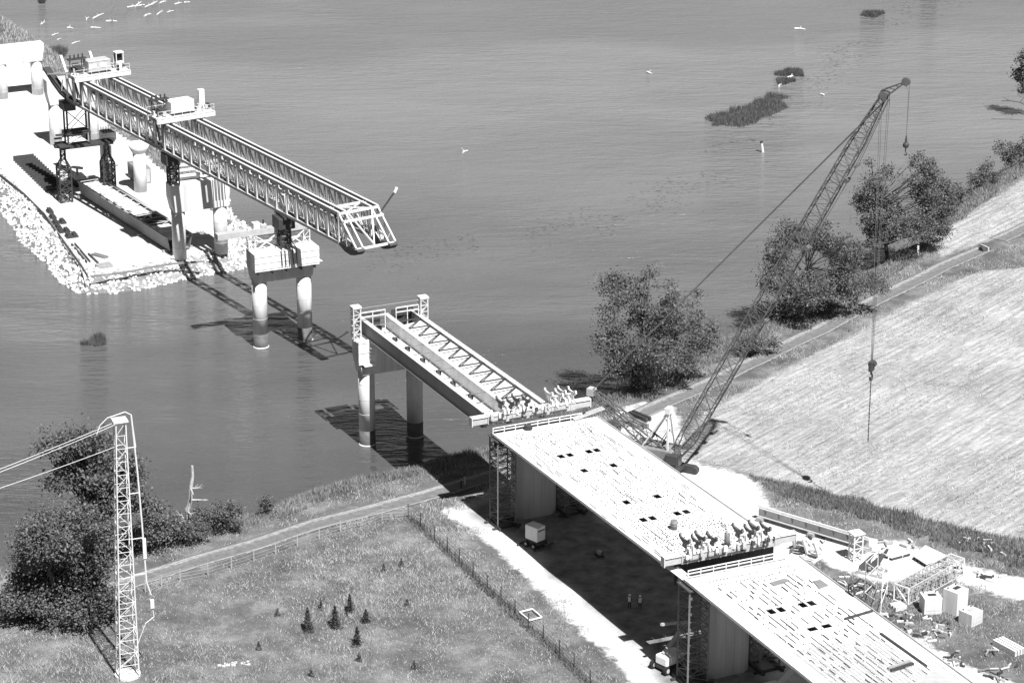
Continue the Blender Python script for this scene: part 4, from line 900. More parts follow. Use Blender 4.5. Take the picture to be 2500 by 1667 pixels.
# ------------------------------------------------------------------ crawler crane behind the deck
def crane():
    B = Vector((18.6, 306.4, GZ)); b = Vector((.876, -.482, 0)); n_ = Vector((-b.y, b.x, 0))
    r = thing('crawler_crane', B, 'tall dark lattice boom crane standing behind the white deck', 'crane')
    for k in (-1, 1):
        c = B + n_ * k * 2.3
        pr = [(-3.4, .35), (-3.0, .05), (3.0, .05), (3.4, .35), (3.4, .8), (3.0, 1.1), (-3.0, 1.1), (-3.4, .8)]
        MB().prism([c - n_ * .4 + b * x + UZ * z for x, z in pr], n_ * .8).build('crawler_track', STEEL_D, r)
    MB().box(B + UZ * 1.1, 3.6, 3.8, .7, b, n_).build('car_body', STEEL_D, r); MB().tube(B + UZ * 1.4, B + UZ * 1.75, 1.2, n=16).build('slew_ring', STEEL_D, r)
    up = B + UZ * 1.75
    MB().box(up - b * 1.2 + UZ * 1.1, 5.4, 3.0, 2.2, b, n_).build('machine_house', STEEL_M, r, bevel=.1)
    cw = up - b * 4.4
    for k in range(3): MB().box(cw + UZ * (.5 + .55 * k), 1.3, 3.6, .5, b, n_).build('counterweight', STEEL_W, r, bevel=.04)
    cab = MB().box(up + b * 1.8 + n_ * -1.6 + UZ * 1.1, 1.7, 1.1, 1.9, b, n_).build('cab', STEEL_D, r, bevel=.1)
    MB().box(up + b * 2.72 + n_ * -1.6 + UZ * 1.45, .1, 1.0, 1.2, b, n_).build('windscreen', GLASS, cab); MB().box(up + b * 1.8 - n_ * 2.18 + UZ * 1.45, 1.4, .1, 1.0, b, n_).build('side_window', GLASS, cab)
    # white A-frame gantry
    top = Vector((18.9, 305.3, 12.0))
    for k in (-.55, .55):
        MB().bar(up + b * .8 + n_ * k * 1.9 + UZ * 2.1, top + n_ * k * .5, .2).build('gantry_leg', STEEL_W, r)
        MB().bar(up - b * 2.6 + n_ * k * 1.9 + UZ * 2.1, top + n_ * k * .5, .17).build('gantry_back_leg', STEEL_W, r)
        MB().bar(up - b * .8 + n_ * k * 1.9 + UZ * 2.1, top + n_ * k * .5 - UZ * 2.5, .1).build('gantry_strut', CRANE_M, r)
    MB().box(top + UZ * .1, .7, 1.1, .7, b, n_).build('gantry_head', STEEL_W, r)
    for z in (.3, .6): MB().bar(up + b * (.8 * (1 - z)) + UZ * (2.1 + 6.2 * z) - n_ * 1.0 * (1 - z * .7), up + b * (.8 * (1 - z)) + UZ * (2.1 + 6.2 * z) + n_ * 1.0 * (1 - z * .7), .16).build('gantry_rung', STEEL_W, r)
    # back mast
    mt = Vector((9.7, 310.0, 12.7)); mf = up + b * .6 + UZ * 1.0
    lattice(r, mf, mt, 1.7, .7, 8, .16, .08, CRANE_M, n_, (mt - mf).normalized().cross(n_), 'mast_chord', 'mast_lacing')
    MB().box(mt, .9, 1.0, .9, b, n_).build('mast_head', STEEL_L, r)
    for k in (-.5, -.15, .15, .5): MB().tube(mt + n_ * k * .6, cw + n_ * k * 2 + UZ * 1.5, .035, n=4).build('luffing_rope', CRANE_M, r)
    # boom
    foot = B + b * 1.3 + UZ * 2.3; tip = Vector((41.3, 294.0, 54.0)); d = (tip - foot).normalized(); Ln = (tip - foot).length; y = d.cross(n_).normalized()
    secs = [(0, .06, .5, 1.9, 4), (.06, .42, 1.9, 1.9, 13), (.42, .62, 1.9, 1.8, 8), (.62, .88, 1.8, 1.5, 12), (.88, 1.0, 1.5, .6, 6)]
    for f0, f1, w0, w1, nn in secs: lattice(r, foot + d * Ln * f0, foot + d * Ln * f1, w0, w1, nn, .12, .055, CRANE_M, n_, y, 'boom_chord', 'boom_lacing')
    for f in (.42, .62, .8): 
        MB().box(foot + d * Ln * f + y * -1.15, .5, .9, .5, d, n_, y).build('rope_roller', CRANE_M, r)
    hd = MB().box(tip + d * .2, 1.2, .8, 1.0, d, n_, y).build('boom_head', CRANE_M, r, bevel=.15)
    jt_ = Vector((43.5, 292.3, 56.1)); jb = tip + d * .6
    for k in (-.35, .35):
        MB().bar(jb + n_ * k + y * .4, jt_ + n_ * k * .4, .13).build('jib_chord', CRANE_M, r); MB().bar(jb + n_ * k - y * .5, jt_ + n_ * k * .4, .13).build('jib_chord', CRANE_M, r)
    for f in (.25, .5, .75): MB().bar((jb + y * .4).lerp(jt_, f), (jb - y * .5).lerp(jt_, f + .1), .09).build('jib_lacing', CRANE_M, r)
    sh = MB().tube(jt_ - n_ * .2, jt_ + n_ * .2, .48, n=14).build('jib_sheave', CRANE_M, r)
    # pendants and ropes
    for k in (-.7, .7): MB().tube(tip + n_ * k * .6 - y * .5, mt + n_ * k * .6, .055, n=5).build('pendant', CRANE_M, r)
    mid = foot + d * Ln * .84 - y * 1.35
    for k in (-.5, .5): MB().tube(tip - y * .7 + n_ * k * .4, mid + n_ * k, .045, n=4).build('pendant', CRANE_M, r); 
    MB().tube(mid, foot + d * Ln * .12 - y * 1.0, .04, n=4).build('hoist_rope', CRANE_M, r); MB().bar(mid - n_ * .7, mid + n_ * .7, .25).build('spreader', CRANE_M, r)
    hk = Vector((41.5, 294.4, 21.6)); tb = tip + d * .2
    for k in range(4):
        a = tb + n_ * (-.45 + .3 * k) + b * (.5 if k % 2 else -.3); c_ = hk + n_ * (-.24 + .16 * k) + UZ * .9
        MB().tube(a, c_, .035, n=4).build('hoist_rope', CRANE_M, r)
    bl = MB().box(hk + UZ * .25, .5, 1.0, 1.3, b, n_).build('hook_block', STEEL_D, r, bevel=.15)
    MB().tube(hk + UZ * .4 - n_ * .1, hk + UZ * .4 + n_ * .62, .42, n=12).build('sheave', STEEL_D, bl)
    hp = [hk + UZ * (-.4), hk + UZ * (-.75)] + [hk + UZ * (-1.15) + n_ * .36 * math.cos(a) + UZ * .36 * math.sin(a) for a in np.linspace(1.2, -3.6, 10)]
    MB().path(hp, .12, 6).build('hook', STEEL_D, bl)
    ch = MB()
    for k in range(34): ch.bar(hk + UZ * (-1.35 - .23 * k), hk + UZ * (-1.35 - .23 * (k + 1) - .06), .13 if k % 2 else .06, .06 if k % 2 else .13)
    ch.build('chain_sling', STEEL_D, bl)
    bp = Vector((jt_.x + .3, jt_.y - .2, 48.9)); MB().tube(jt_ + b * .45, bp + UZ * .8, .03, n=4).build('whip_line', CRANE_M, r); MB().tube(jt_ - b * .3, bp + UZ * 6.2, .03, n=4).build('whip_line', CRANE_M, r)
    MB().tube(bp + UZ * 6.2, bp + UZ * .8, .03, n=4).build('whip_line', CRANE_M, r)
    ball = MB().sphere(bp, .36, 10, 7).build('headache_ball', STEEL_D, r, smooth=True); MB().tube(bp + UZ * .4, bp + UZ * 1.1, .14, .06, n=8).build('swivel', STEEL_D, ball)
    MB().path([bp - UZ * .4, bp - UZ * .8, bp - UZ * 1.05 + b * .2, bp - UZ * 1.2, bp - UZ * 1.05 - b * .18], .07, 5).build('ball_hook', STEEL_D, ball)
crane()

# ------------------------------------------------------------------ white lattice mast with cables at left
def mast():
    B = at(312, 1650, GZ); B.z = GZ; T_ = Vector((B.x + .55, B.y, 31.4)); ux = Vector((1, 0, 0)); uy = Vector((0, 1, 0))
    ux = Vector((math.cos(.35), math.sin(.35), 0)); uy = Vector((-ux.y, ux.x, 0))
    r = thing('lattice_mast', B, 'slender white lattice mast with cables at the lower left', 'lattice mast')
    lattice(r, B + UZ * .3, T_, 2.0, 1.0, 20, .11, .05, STEEL_W, ux, uy)
    c = MB().tube(B - UZ * .3, B + UZ * .35, 1.35, n=20).build('footing', CONC, r); 
    pf = MB().box(T_ + UZ * .1, 1.5, 1.5, .14, ux, uy).build('head_plate', STEEL_W, r)
    MB().path([T_ - ux * 2.4 - UZ * 1.2, T_ - ux * 2.0 - UZ * .2, T_ - ux * 1.2 + UZ * .5, T_ + ux * .6 + UZ * .9, T_ + ux * 1.2 + UZ * .5, T_ + ux * 1.5 - UZ * 3], .05, 5).build('guard_loop', STEEL_W, r)
    cd = [T_ + ux * 1.2 + UZ * .4, T_ + ux * 1.55 - UZ * 6, T_ + ux * 1.75 - UZ * 12, T_ + ux * 1.9 - UZ * 18, T_ + ux * 2.3 - UZ * 19.5]
    MB().path(cd, .09, 6).build('conduit', STEEL_W, r)
    for f in (3, 8, 13, 17): MB().bar(T_ + ux * .5 - UZ * f, T_ + ux * (1.45 + f * .025) - UZ * f, .08).build('conduit_bracket', STEEL_W, r)
    MB().box(T_ + ux * 1.85 - UZ * 14.2, .35, .35, 2.2, ux, uy).build('junction_box', STEEL_W, r); MB().box(T_ + ux * 2.35 - UZ * 20.5, .4, .4, .9, ux, uy).build('junction_box', STEEL_W, r)
    MB().path([T_ + ux * 2.4 - UZ * 21, T_ + ux * 2.5 - UZ * 22, T_ + ux * 1.6 - UZ * 22.6, B + ux * 1.0 + UZ * 3, B + ux * 1.2 + UZ * .3], .05, 5).build('ground_cable', STEEL_W, r)
    for k, (dz, off, ez) in enumerate(((.0, -.4, 30), (-.1, .4, 29.6), (-2.6, .1, 28.6))):
        a = T_ + UZ * dz + uy * off; e = at(-900, 1440, ez) + uy * off * 1.2 + (Vector((0, 0, 0)) if k < 2 else Vector((0, 0, 0)))
        pts = [a.lerp(e, i / 24) - UZ * (4 * 1.0 * (i / 24) * (1 - i / 24)) for i in range(25)]
        MB().path(pts, .028, 5).build('cable', STEEL_W, r)
mast()

# ------------------------------------------------------------------ people under the deck
def person(p, yaw, arm, label):
    g = gz(p); o = Vector((p.x, p.y, g)); r = thing('person', o, label, 'person')
    cy, sy = math.cos(yaw), math.sin(yaw); X = Vector((cy, sy, 0)); Y = Vector((-sy, cy, 0))
    def V(a, f, z): return X * a + Y * f + UZ * z
    J = {'pel': (0, 0, .95, .13), 'bel': (0, .01, 1.12, .135), 'che': (0, .0, 1.32, .155), 'nek': (0, 0, 1.5, .06), 'hd0': (0, .02, 1.58, .085), 'hd1': (0, .02, 1.7, .09)}
    E = [('pel', 'bel'), ('bel', 'che'), ('che', 'nek'), ('nek', 'hd0'), ('hd0', 'hd1')]
    for sgn, t in ((-1, 'l'), (1, 'r')):
        J.update({t + 'hip': (.1 * sgn, 0, .9, .095), t + 'kne': (.115 * sgn, .03, .5, .065), t + 'ank': (.12 * sgn, 0, .1, .045), t + 'toe': (.13 * sgn, .15, .045, .04)})
        J.update({t + 'sho': (.19 * sgn, 0, 1.43, .065), t + 'elb': (.26 * sgn, arm * .12, 1.14, .045), t + 'wri': (.24 * sgn, arm * .3, .95 + arm * .12, .032), t + 'han': (.235 * sgn, arm * .36, .88 + arm * .16, .03)})
        E += [('pel', t + 'hip'), (t + 'hip', t + 'kne'), (t + 'kne', t + 'ank'), (t + 'ank', t + 'toe'), ('che', t + 'sho'), (t + 'sho', t + 'elb'), (t + 'elb', t + 'wri'), (t + 'wri', t + 'han')]
        for q in range(4): J[t + f'f{q}'] = ((.235 + (q - 1.5) * .018) * sgn, arm * .4, .8 + arm * .18 - abs(q - 1.5) * .008, .009); E.append((t + 'han', t + f'f{q}'))
        J[t + 'th'] = (.2 * sgn, arm * .36 + .05, .85 + arm * .16, .01); E.append((t + 'han', t + 'th'))
    keys = list(J); me = bpy.data.meshes.new('body'); me.from_pydata([V(*J[k][:3]) for k in keys], [(keys.index(a), keys.index(b)) for a, b in E], [])
    ob = bpy.data.objects.new('body', me); col.objects.link(ob); ob.parent = r; ORG[ob.name] = o
    md = ob.modifiers.new('skin', 'SKIN')
    for i, k in enumerate(keys): me.skin_vertices[0].data[i].radius = (J[k][3], J[k][3]); me.skin_vertices[0].data[i].use_root = (k == 'pel')
    sb = ob.modifiers.new('sub', 'SUBSURF'); sb.levels = 1; sb.render_levels = 2; me.materials.append(CLOTH_D)
    def ring(name, rows, m):
        b = MB(); n = 14
        for a, c in zip(rows, rows[1:]):
            vs = [o + V(rx * math.cos(q), ry * math.sin(q), z) for z, rx, ry in (a, c) for q in np.linspace(0, 2 * math.pi, n, endpoint=False)]
            b.add(vs, [(i, (i + 1) % n, n + (i + 1) % n, n + i) for i in range(n)])
        return b.build(name, m, r, smooth=True)
    ring('vest', [(.92, .19, .16), (1.1, .195, .165), (1.35, .225, .185), (1.46, .2, .14), (1.5, .1, .1)], CLOTH_W)
    MB().sphere(o + V(0, .02, 1.63), .105, 10, 7, 1.15).build('face', SKIN, r, smooth=True)
    ring('helmet', [(1.67, .16, .18), (1.69, .13, .15), (1.76, .115, .135), (1.81, .06, .07), (1.825, .005, .005)], FORM)
person(at(1537, 1487, GZ), 2.6, .9, 'worker in pale vest holding something under the deck, left of the pair')
person(at(1562, 1489, GZ), 3.3, .1, 'worker in pale vest with arms down under the deck, right of the pair')

# ------------------------------------------------------------------ machines under the deck
def wheel(root, c, ax_, rad, w):
    t = MB().tube(c - ax_ * w / 2, c + ax_ * w / 2, rad, n=16).build('wheel', RUBBER, root); MB().tube(c - ax_ * (w / 2 + .02), c + ax_ * (w / 2 + .02), rad * .5, n=12).build('rim', STEEL_L, t)
TRM = mat('pale_sheet_metal', .75, .5, .08, 2)
tr = thing('trailer_unit', W(84.2, -.1, GZ), 'white boxy generator trailer on dark wheels in the shade', 'generator')
c0 = W(84.0, -.1, GZ + .1); X, Y = (AX * .93 + CR * .36).normalized(), None; Y = Vector((-X.y, X.x, 0))
MB().box(c0 + UZ * 1.75, 1.9, 1.35, 1.75, X, Y).build('housing', TRM, tr, bevel=.05); MB().box(c0 + UZ * .75, 2.6, 1.5, .18, X, Y).build('chassis', STEEL_D, tr)
MB().box(c0 + UZ * 2.2 + X * .96, .04, 1.1, .14, X, Y).build('vent', STEEL_D, tr)
for a in (-.6, .6):
    for k in (-.85, .85): wheel(tr, c0 + X * a + Y * k + UZ * .36, Y, .36, .26)
MB().bar(c0 + X * 1.3 + UZ * .7, c0 + X * 2.5 + UZ * .4, .14).build('tow_bar', STEEL_D, tr)
for a in (-1.3, 1.3): MB().bar(c0 + X * a - Y * 1.6 + UZ * .25, c0 + X * a + Y * 1.6 + UZ * .25, .16).build('outrigger', STEEL_D, tr)
pm_ = thing('plate_compactor', at(1463, 1358, GZ), 'small engine-driven compactor on the shaded ground', 'compactor')
c0 = at(1463, 1358, GZ)
MB().box(c0 + UZ * .2, 1.1, .7, .25, AX, CR).build('base', STEEL_D, pm_); MB().box(c0 + UZ * .55, .6, .5, .45, AX, CR).build('engine', STEEL_L, pm_, bevel=.06); MB().path([c0 + AX * .4 + UZ * .5, c0 + AX * 1.0 + UZ * 1.0, c0 + AX * 1.0 + CR * .4 + UZ * 1.0], .04).build('handle', STEEL_D, pm_)
wheel(pm_, c0 + AX * -.4 + CR * .5 + UZ * .25, CR, .25, .15)
# boom lift beside the near tower
bl = thing('boom_lift', at(1625, 1640, GZ), 'white boom lift parked behind the near falsework tower', 'boom lift')
c0 = at(1632, 1630, GZ); X = Vector((.75, .66, 0)).normalized(); Y = Vector((-X.y, X.x, 0))
for a in (-1.2, 1.2):
    for k in (-1.0, 1.0): wheel(bl, c0 + X * a + Y * k + UZ * .48, Y, .48, .36)
MB().box(c0 + UZ * .6, 2.6, 1.5, .4, X, Y).build('chassis', STEEL_D, bl); MB().box(c0 + UZ * 1.35 - Y * .2, 2.7, 1.7, 1.0, X, Y).build('turret', TRM, bl, bevel=.15)
a = c0 - X * .8 + UZ * 1.9; b = a + X * 3.4 + UZ * 2.6
MB().bar(a, b, .34).build('lower_boom', STEEL_L, bl); MB().bar(b, b - X * 3.8 + UZ * .9, .26).build('upper_boom', STEEL_L, bl)
arm = thing('lift_arm', at(1905, 1667, GZ), 'thick pale boom arm rising beside the near deck edge at the bottom', 'boom arm')
c0 = at(1890, 1700, GZ)
MB().bar(c0 + UZ * .8, at(1935, 1632, 6.5), .5, .6).build('boom', STEEL_L, arm); MB().box(c0 + UZ * .55, 3.0, 2.0, .9, AX, CR).build('carrier', TRM, arm)
for a in (-1.0, 1.0):
    for k in (-1.0, 1.0): wheel(arm, c0 + AX * a + CR * k + UZ * .45, CR, .45, .3)

# ------------------------------------------------------------------ yard right of the deck
yb = thing('steel_girder', at(1990, 1275, GZ), 'long pale girder raised on blocks in the right-hand yard', 'girder')
a, b = at(1853, 1236, 4.7), at(2122, 1316, 4.7)
MB().bar(a, b, .7, .08).build('top_flange', STEEL_W, yb); MB().bar(a - UZ * .55, b - UZ * .55, .08, 1.0).build('web', STEEL_L, yb); MB().bar(a - UZ * 1.1, b - UZ * 1.1, .6, .08).build('bottom_flange', STEEL_L, yb)
d = (b - a).normalized(); nr = Vector((d.y, -d.x, 0))
MB().bar(a + UZ * .2 + nr * .2, b + UZ * .2 + nr * .2, .14, .2).build('rail', STEEL_W, yb)
for k in range(8): MB().bar(a.lerp(b, (k + .5) / 8) + nr * .3 - UZ * .05, a.lerp(b, (k + .5) / 8) + nr * .06 - UZ * .8, .1).build('bracket', STEEL_M, yb)
for f in (.03, .5, .97): MB().box(a.lerp(b, f) - UZ * 1.45, .8, 1.4, .6, d, nr).build('block', TIMBER, yb)
wp = thing('box_post', at(2088, 1368, GZ), 'white hollow lattice post standing in the right-hand yard', 'post'); c0 = at(2088, 1368, GZ)
lattice(wp, c0, c0 + UZ * 3.4, 1.1, 1.1, 4, .16, .08, STEEL_W, AX, CR); MB().box(c0 + UZ * 3.46, 1.5, 1.5, .14, AX, CR).build('cap_plate', STEEL_W, wp); MB().box(c0 + UZ * .06, 1.6, 1.6, .12, AX, CR).build('base_plate', STEEL_W, wp)
def yard_clamp(px, py, m, m2, label, yaw, size=1.0):
    c0 = ag(px, py); r = thing('clamp_frame', c0, label, 'clamp'); X = Vector((math.cos(yaw), math.sin(yaw), 0)); Y = Vector((-X.y, X.x, 0))
    for k in (-.9, .9): MB().bar(c0 - X * 1.6 + Y * k + UZ * .15, c0 + X * 1.6 + Y * k + UZ * .15, .25).build('skid', m2, r)
    for k in (-1.2, 0, 1.2): MB().bar(c0 + X * k - Y * 1.0 + UZ * .35, c0 + X * k + Y * 1.0 + UZ * .35, .2).build('cross_member', m2, r)
    for k in (-.75, .75):
        pts = [c0 + Y * (k - .12) + X * (x * size) + UZ * (z * size) for x, z in [(-.3, .4), (.5, .4), (.4, 1.0), (-.2, 1.6), (-1.0, 2.6), (-1.25, 3.0), (-1.5, 2.9), (-1.3, 2.4), (-.7, 1.3)]]
        MB().prism(pts, Y * .24).build('jaw', m, r)
        pts = [c0 + Y * (k - .08) + X * (x * size) + UZ * (z * size) for x, z in [(.6, .4), (1.4, .4), (1.3, .9), (.8, 1.5), (.3, 2.0), (.2, 1.7), (.6, 1.1)]]
        MB().prism(pts, Y * .16).build('jaw', m, r)
    MB().bar(c0 - Y * 1.0 + UZ * .9, c0 + Y * 1.0 + UZ * .9, .3).build('shaft', m2, r)
yard_clamp(2130, 1398, DK, STEEL_L, 'dark jaw clamp frame lying in the right-hand yard', 2.6)
yard_clamp(1985, 1360, STEEL_W, STEEL_W, 'white jaw clamp frame lying near the right deck edge', .9, .85)
yard_clamp(1955, 1342, STEEL_W, DK, 'second white clamp frame tight against the deck corner', 1.2, .6)
def slab(quad, h, label, z=GZ, m=FORM):
    r = thing('shuttering_table', at(*quad[0], z), label, 'shuttering'); pts = [at(*q, z + h) for q in quad]
    MB().prism([p - UZ * .12 for p in pts], UZ * .12).build('top_sheet', m, r)
    c = sum(pts, Vector((0, 0, 0))) / 4
    for f in (.2, .5, .8): MB().bar(pts[0].lerp(pts[3], f) - UZ * .3, pts[1].lerp(pts[2], f) - UZ * .3, .18, .34).build('bearer', STEEL_D, r)
    for e in ((0, 1), (3, 2)): MB().bar(pts[e[0]].lerp(c, .06) - UZ * .3, pts[e[1]].lerp(c, .06) - UZ * .3, .12, .32).build('edge_bearer', STEEL_D, r)
slab([(2143, 1347), (2175, 1330), (2224, 1347), (2176, 1360)], .5, 'left of two pale flat panels lying by the dark hedge'); slab([(2230, 1356), (2259, 1330), (2313, 1356), (2261, 1376)], .6, 'right of two pale flat panels lying by the dark hedge')
tb = thing('lattice_section', at(2260, 1430, GZ), 'long white lattice section lying in the yard grass', 'lattice section')
a, b = at(2200, 1472, GZ) + UZ * 1.1, at(2335, 1398, GZ) + UZ * 1.1; d = (b - a).normalized(); nr = Vector((-d.y, d.x, 0))
LATM = mat('pale_lattice', .42, .6, .2, 2)
lattice(tb, a, b, 1.9, 1.9, 14, .11, .06, LATM, nr, UZ, 'chord', 'lacing')
for c_ in (a, b):
    for q0, q1 in (((-1, -1), (1, -1)), ((1, -1), (1, 1)), ((1, 1), (-1, 1)), ((-1, 1), (-1, -1)), ((-1, -1), (1, 1))): MB().bar(c_ + nr * q0[0] * .95 + UZ * q0[1] * .95 - d * .05, c_ + nr * q1[0] * .95 + UZ * q1[1] * .95 - d * .05, .14).build('end_frame', STEEL_W, tb)
def crate(px, py, w, l, h, yaw, label, m=CONC):
    c0 = ag(px, py); r = thing('concrete_block', c0, label, 'concrete block'); X = Vector((math.cos(yaw), math.sin(yaw), 0)); Y = Vector((-X.y, X.x, 0))
    MB().box(c0 + UZ * h / 2, w, l, h, X, Y).build('block', m, r, bevel=.04)
    MB().box(c0 + UZ * (h + .04) + X * .1, .9, .5, .08, X, Y).build('hatch', STEEL_D if w > 1.9 else STEEL_L, r)
    for k in (-1, 1): MB().tube(c0 + X * w * .35 * k + Y * l * .3 + UZ * h, c0 + X * w * .35 * k + Y * l * .3 + UZ * (h + .14), .08, n=6).build('lifting_eye', STEEL_D, r)
    MB().box(c0 + UZ * h * .5 - Y * (l / 2 + .02), w * .8, .02, h * .5, X, Y).build('face_panel', m, r)
crate(2271, 1490, 2.0, 2.0, 1.9, .15, 'left pale block of the three standing in yard grass'); crate(2331, 1492, 1.95, 1.95, 2.8, .78, 'tallest pale block of the three in yard grass'); crate(2369, 1518, 1.85, 1.85, 1.5, .72, 'lowest pale block of the three in yard grass')
beams('timber_stack', 'pale stack of boards at the right edge near the bottom', 'timber', (2425, 1572), (2480, 1602), GZ, 4, .3, .6, WOODW, .4)
beams('timber_stack', 'stack of short planks beside the lattice section end', 'timber', (2185, 1492), (2212, 1486), GZ, 3, .3, .5, WOODW, .5)
beams('timber_stack', 'thin planks lying at the bottom right gravel', 'timber', (2415, 1640), (2450, 1655), GZ, 1, .15, .12, STEEL_D, .5)
beams('steel_beams', 'dark beams stacked on the white pad beside the crane', 'beam', (1520, 1030), (1565, 1050), GZ, 3, .35, .5, STEEL_M, .6)
beams('steel_beams', 'second dark stack on the white pad near the track', 'beam', (1536, 1012), (1580, 1030), GZ, 2, .35, .5, STEEL_D, .6)
beams('steel_beams', 'beams lying against the deck corner by the crane mast', 'beam', (1478, 1062), (1530, 1080), GZ, 3, .3, .4, STEEL_M, .5)
for i, (px, py, lb) in enumerate([(2205, 1523, 'crumpled mesh pallet below the lattice section'), (2238, 1545, 'small pile of debris in the near yard grass'), (2298, 1530, 'dark debris beside the left pale block'), (2305, 1545, 'dark bin in front of the pale blocks'), (2255, 1555, 'scattered offcuts on the yard gravel')]):
    c0 = ag(px, py); r = thing('debris_pile', c0, lb, 'debris', 'debris in the yard')
    for k in range(7):
        q = c0 + Vector((random.uniform(-.9, .9), random.uniform(-.9, .9), .12)); an = random.uniform(0, 3.1); MB().box(q, random.uniform(.3, 1.0), random.uniform(.1, .35), random.uniform(.1, .4), Vector((math.cos(an), math.sin(an), 0)), Vector((-math.sin(an), math.cos(an), 0))).build('offcut', random.choice([WOODW, STEEL_D, STEEL_M, STEEL_L]), r)
for i in range(44):
    zi = random.randrange(5); px, py = ([(random.uniform(1900, 2010), random.uniform(1265, 1345)), (random.uniform(2020, 2160), random.uniform(1400, 1470)), (random.uniform(2150, 2330), random.uniform(1500, 1600)), (random.uniform(2040, 2480), random.uniform(1310, 1420)), (random.uniform(2300, 2490), random.uniform(1560, 1660))])[zi]
    c0 = ag(px, py); r = thing('debris_pile', c0, 'small scatter of offcuts ' + ['between the deck edge and the raised yard girder', 'under and around the access scaffold', 'in front of the pale concrete blocks', 'on the gravel strip below the dark hedge', 'in the bottom right corner of the yard'][zi], 'debris', ['debris by the raised girder', 'debris by the scaffold', 'debris by the pale blocks', 'debris below the hedge', 'debris in the bottom right corner'][zi])
    for k in range(random.randint(3, 7)):
        q = c0 + Vector((random.uniform(-1.1, 1.1), random.uniform(-1.1, 1.1), random.uniform(.06, .25))); an = random.uniform(0, 3.1); MB().box(q, random.uniform(.2, 1.3), random.uniform(.07, .22), random.uniform(.05, .25), Vector((math.cos(an), math.sin(an), 0)), Vector((-math.sin(an), math.cos(an), 0))).build('offcut', random.choice([WOODW, STEEL_D, STEEL_D, STEEL_M, STEEL_W, TIMBER]), r)
# scaffold rails between deck and yard
sc = thing('access_scaffold', ag(2130, 1475), 'light access scaffold between the near deck and the yard', 'scaffold')
for i, (px, py) in enumerate([(2140, 1440), (2165, 1455), (2110, 1470), (2150, 1500)]):
    p = ag(px, py); MB().bar(p, Vector((p.x, p.y, 8.0)), .09).build('standard', STEEL_W, sc)
q = [ag(x, y) for x, y in [(2140, 1440), (2165, 1455), (2150, 1500), (2110, 1470)]]
for zz in (4.2, 6, 7.8):
    for a, b in zip(q, q[1:] + q[:1]): MB().bar(Vector((a.x, a.y, zz)), Vector((b.x, b.y, zz)), .07).build('ledger', STEEL_W, sc)

# ------------------------------------------------------------------ fences, posts, markers
def fence(pxs, label, h=1.9, m=STEEL_M, mesh=True):
    pts = [ag(*p) for p in pxs]; r = thing('wire_fence', pts[0], label, 'fence')
    for p in pts: MB().tube(p - UZ * .2, p + UZ * h, .055, n=6).build('fence_post', m, r)
    wr = MB()
    for a, b in zip(pts, pts[1:]):
        for z in ([.15, .5, .9, 1.3, h - .05] if mesh else [h * .5, h - .1]): wr.bar(a + UZ * z, b + UZ * z, .02)
    wr.build('wire', m, r)['kind'] = 'stuff'
C2 = lambda x, y: (500 + x / 2.541, 1050 + y / 2.541)
FENCE_PX = [C2(*p) for p in [(1262, 545), (1340, 603), (1505, 760), (1752, 995), (1925, 1150), (2100, 1310), (2290, 1490), (2500, 1700)]]
fence([C2(*p) for p in [(1262, 545), (1340, 603), (1425, 690), (1505, 760), (1580, 830), (1665, 910), (1752, 995), (1838, 1065), (1925, 1150), (2008, 1232), (2100, 1310), (2200, 1405), (2290, 1490), (2390, 1590), (2500, 1700)]], 'wire fence running down between meadow and gravel yard', 1.9, STEEL_D)
fence([C2(*p) for p in [(1262, 545), (1100, 560), (975, 610), (842, 640), (710, 680), (575, 725), (440, 770), (305, 810), (165, 855), (20, 900)]] + [(440, 1417), (395, 1432), (355, 1446)], 'low wire fence along the lower side of the farm track', 1.5, STEEL_L)
for i, (px, py, lb) in enumerate([(1126, 1190, 'short dark post at the track edge beside the deck shadow'), (1135, 1183, 'second short post in the deck shadow on the track')]):
    p = ag(px, py); o = thing('bollard', p, lb, 'post'); MB().tube(p - UZ * .2, p + UZ * 1.0, .12, n=8).build('post', STEEL_D if i == 0 else STEEL_L, o); MB().sphere(p + UZ * 1.0, .12, 8, 4).build('cap', STEEL_L, o)
p = ag(2241, 622); o = thing('marker_post', p, 'small white marker post on the bank beyond the track', 'post'); MB().box(p + UZ * .1, .9, .7, .2).build('base', FORM, o); MB().box(p + UZ * .8, .3, .3, 1.4).build('post', FORM, o)
p = ag(2404, 612); o = thing('culvert_end', p, 'dark culvert mouth at the end of the farm track', 'culvert'); dd = Vector((.85, .5, 0)).normalized()
MB().tube(p + UZ * .1 - dd * .8, p + UZ * .1 + dd * .8, .55, n=14).build('pipe', STEEL_D, o); MB().box(p + UZ * .3, .3, 1.8, .8, dd, Vector((-dd.y, dd.x, 0))).build('headwall', CONC_GREY, o)
fr = thing('wooden_pen', ag(1305, 1510), 'square white timber surround lying by the wire fence', 'timber')
q = [ag(*C2(*p)) + UZ * .25 for p in [(1952, 1140), (2030, 1122), (2090, 1172), (2015, 1190)]]
for a, b in zip(q, q[1:] + q[:1]): MB().bar(a, b, .14).build('rail', FORM, fr)
for i, (px, py, w) in enumerate([(548, 1624, 1.0), (596, 1620, 1.1), (572, 1621, .5)]):
    p = ag(px, py); o = thing('stone_heap', p, None, None)
    for k in range(6): MB().box(p + Vector((random.uniform(-.5, .5) * w, random.uniform(-.4, .4), .1)), random.uniform(.15, .45), random.uniform(.1, .3), .14).build('stone', CONC, o)
    setp(o, ['left pale stone heap in the meadow grass at the bottom', 'right pale stone heap in the meadow grass at the bottom', 'small pale stones between the two meadow heaps'][i], 'stones', 'pale stones in the meadow')
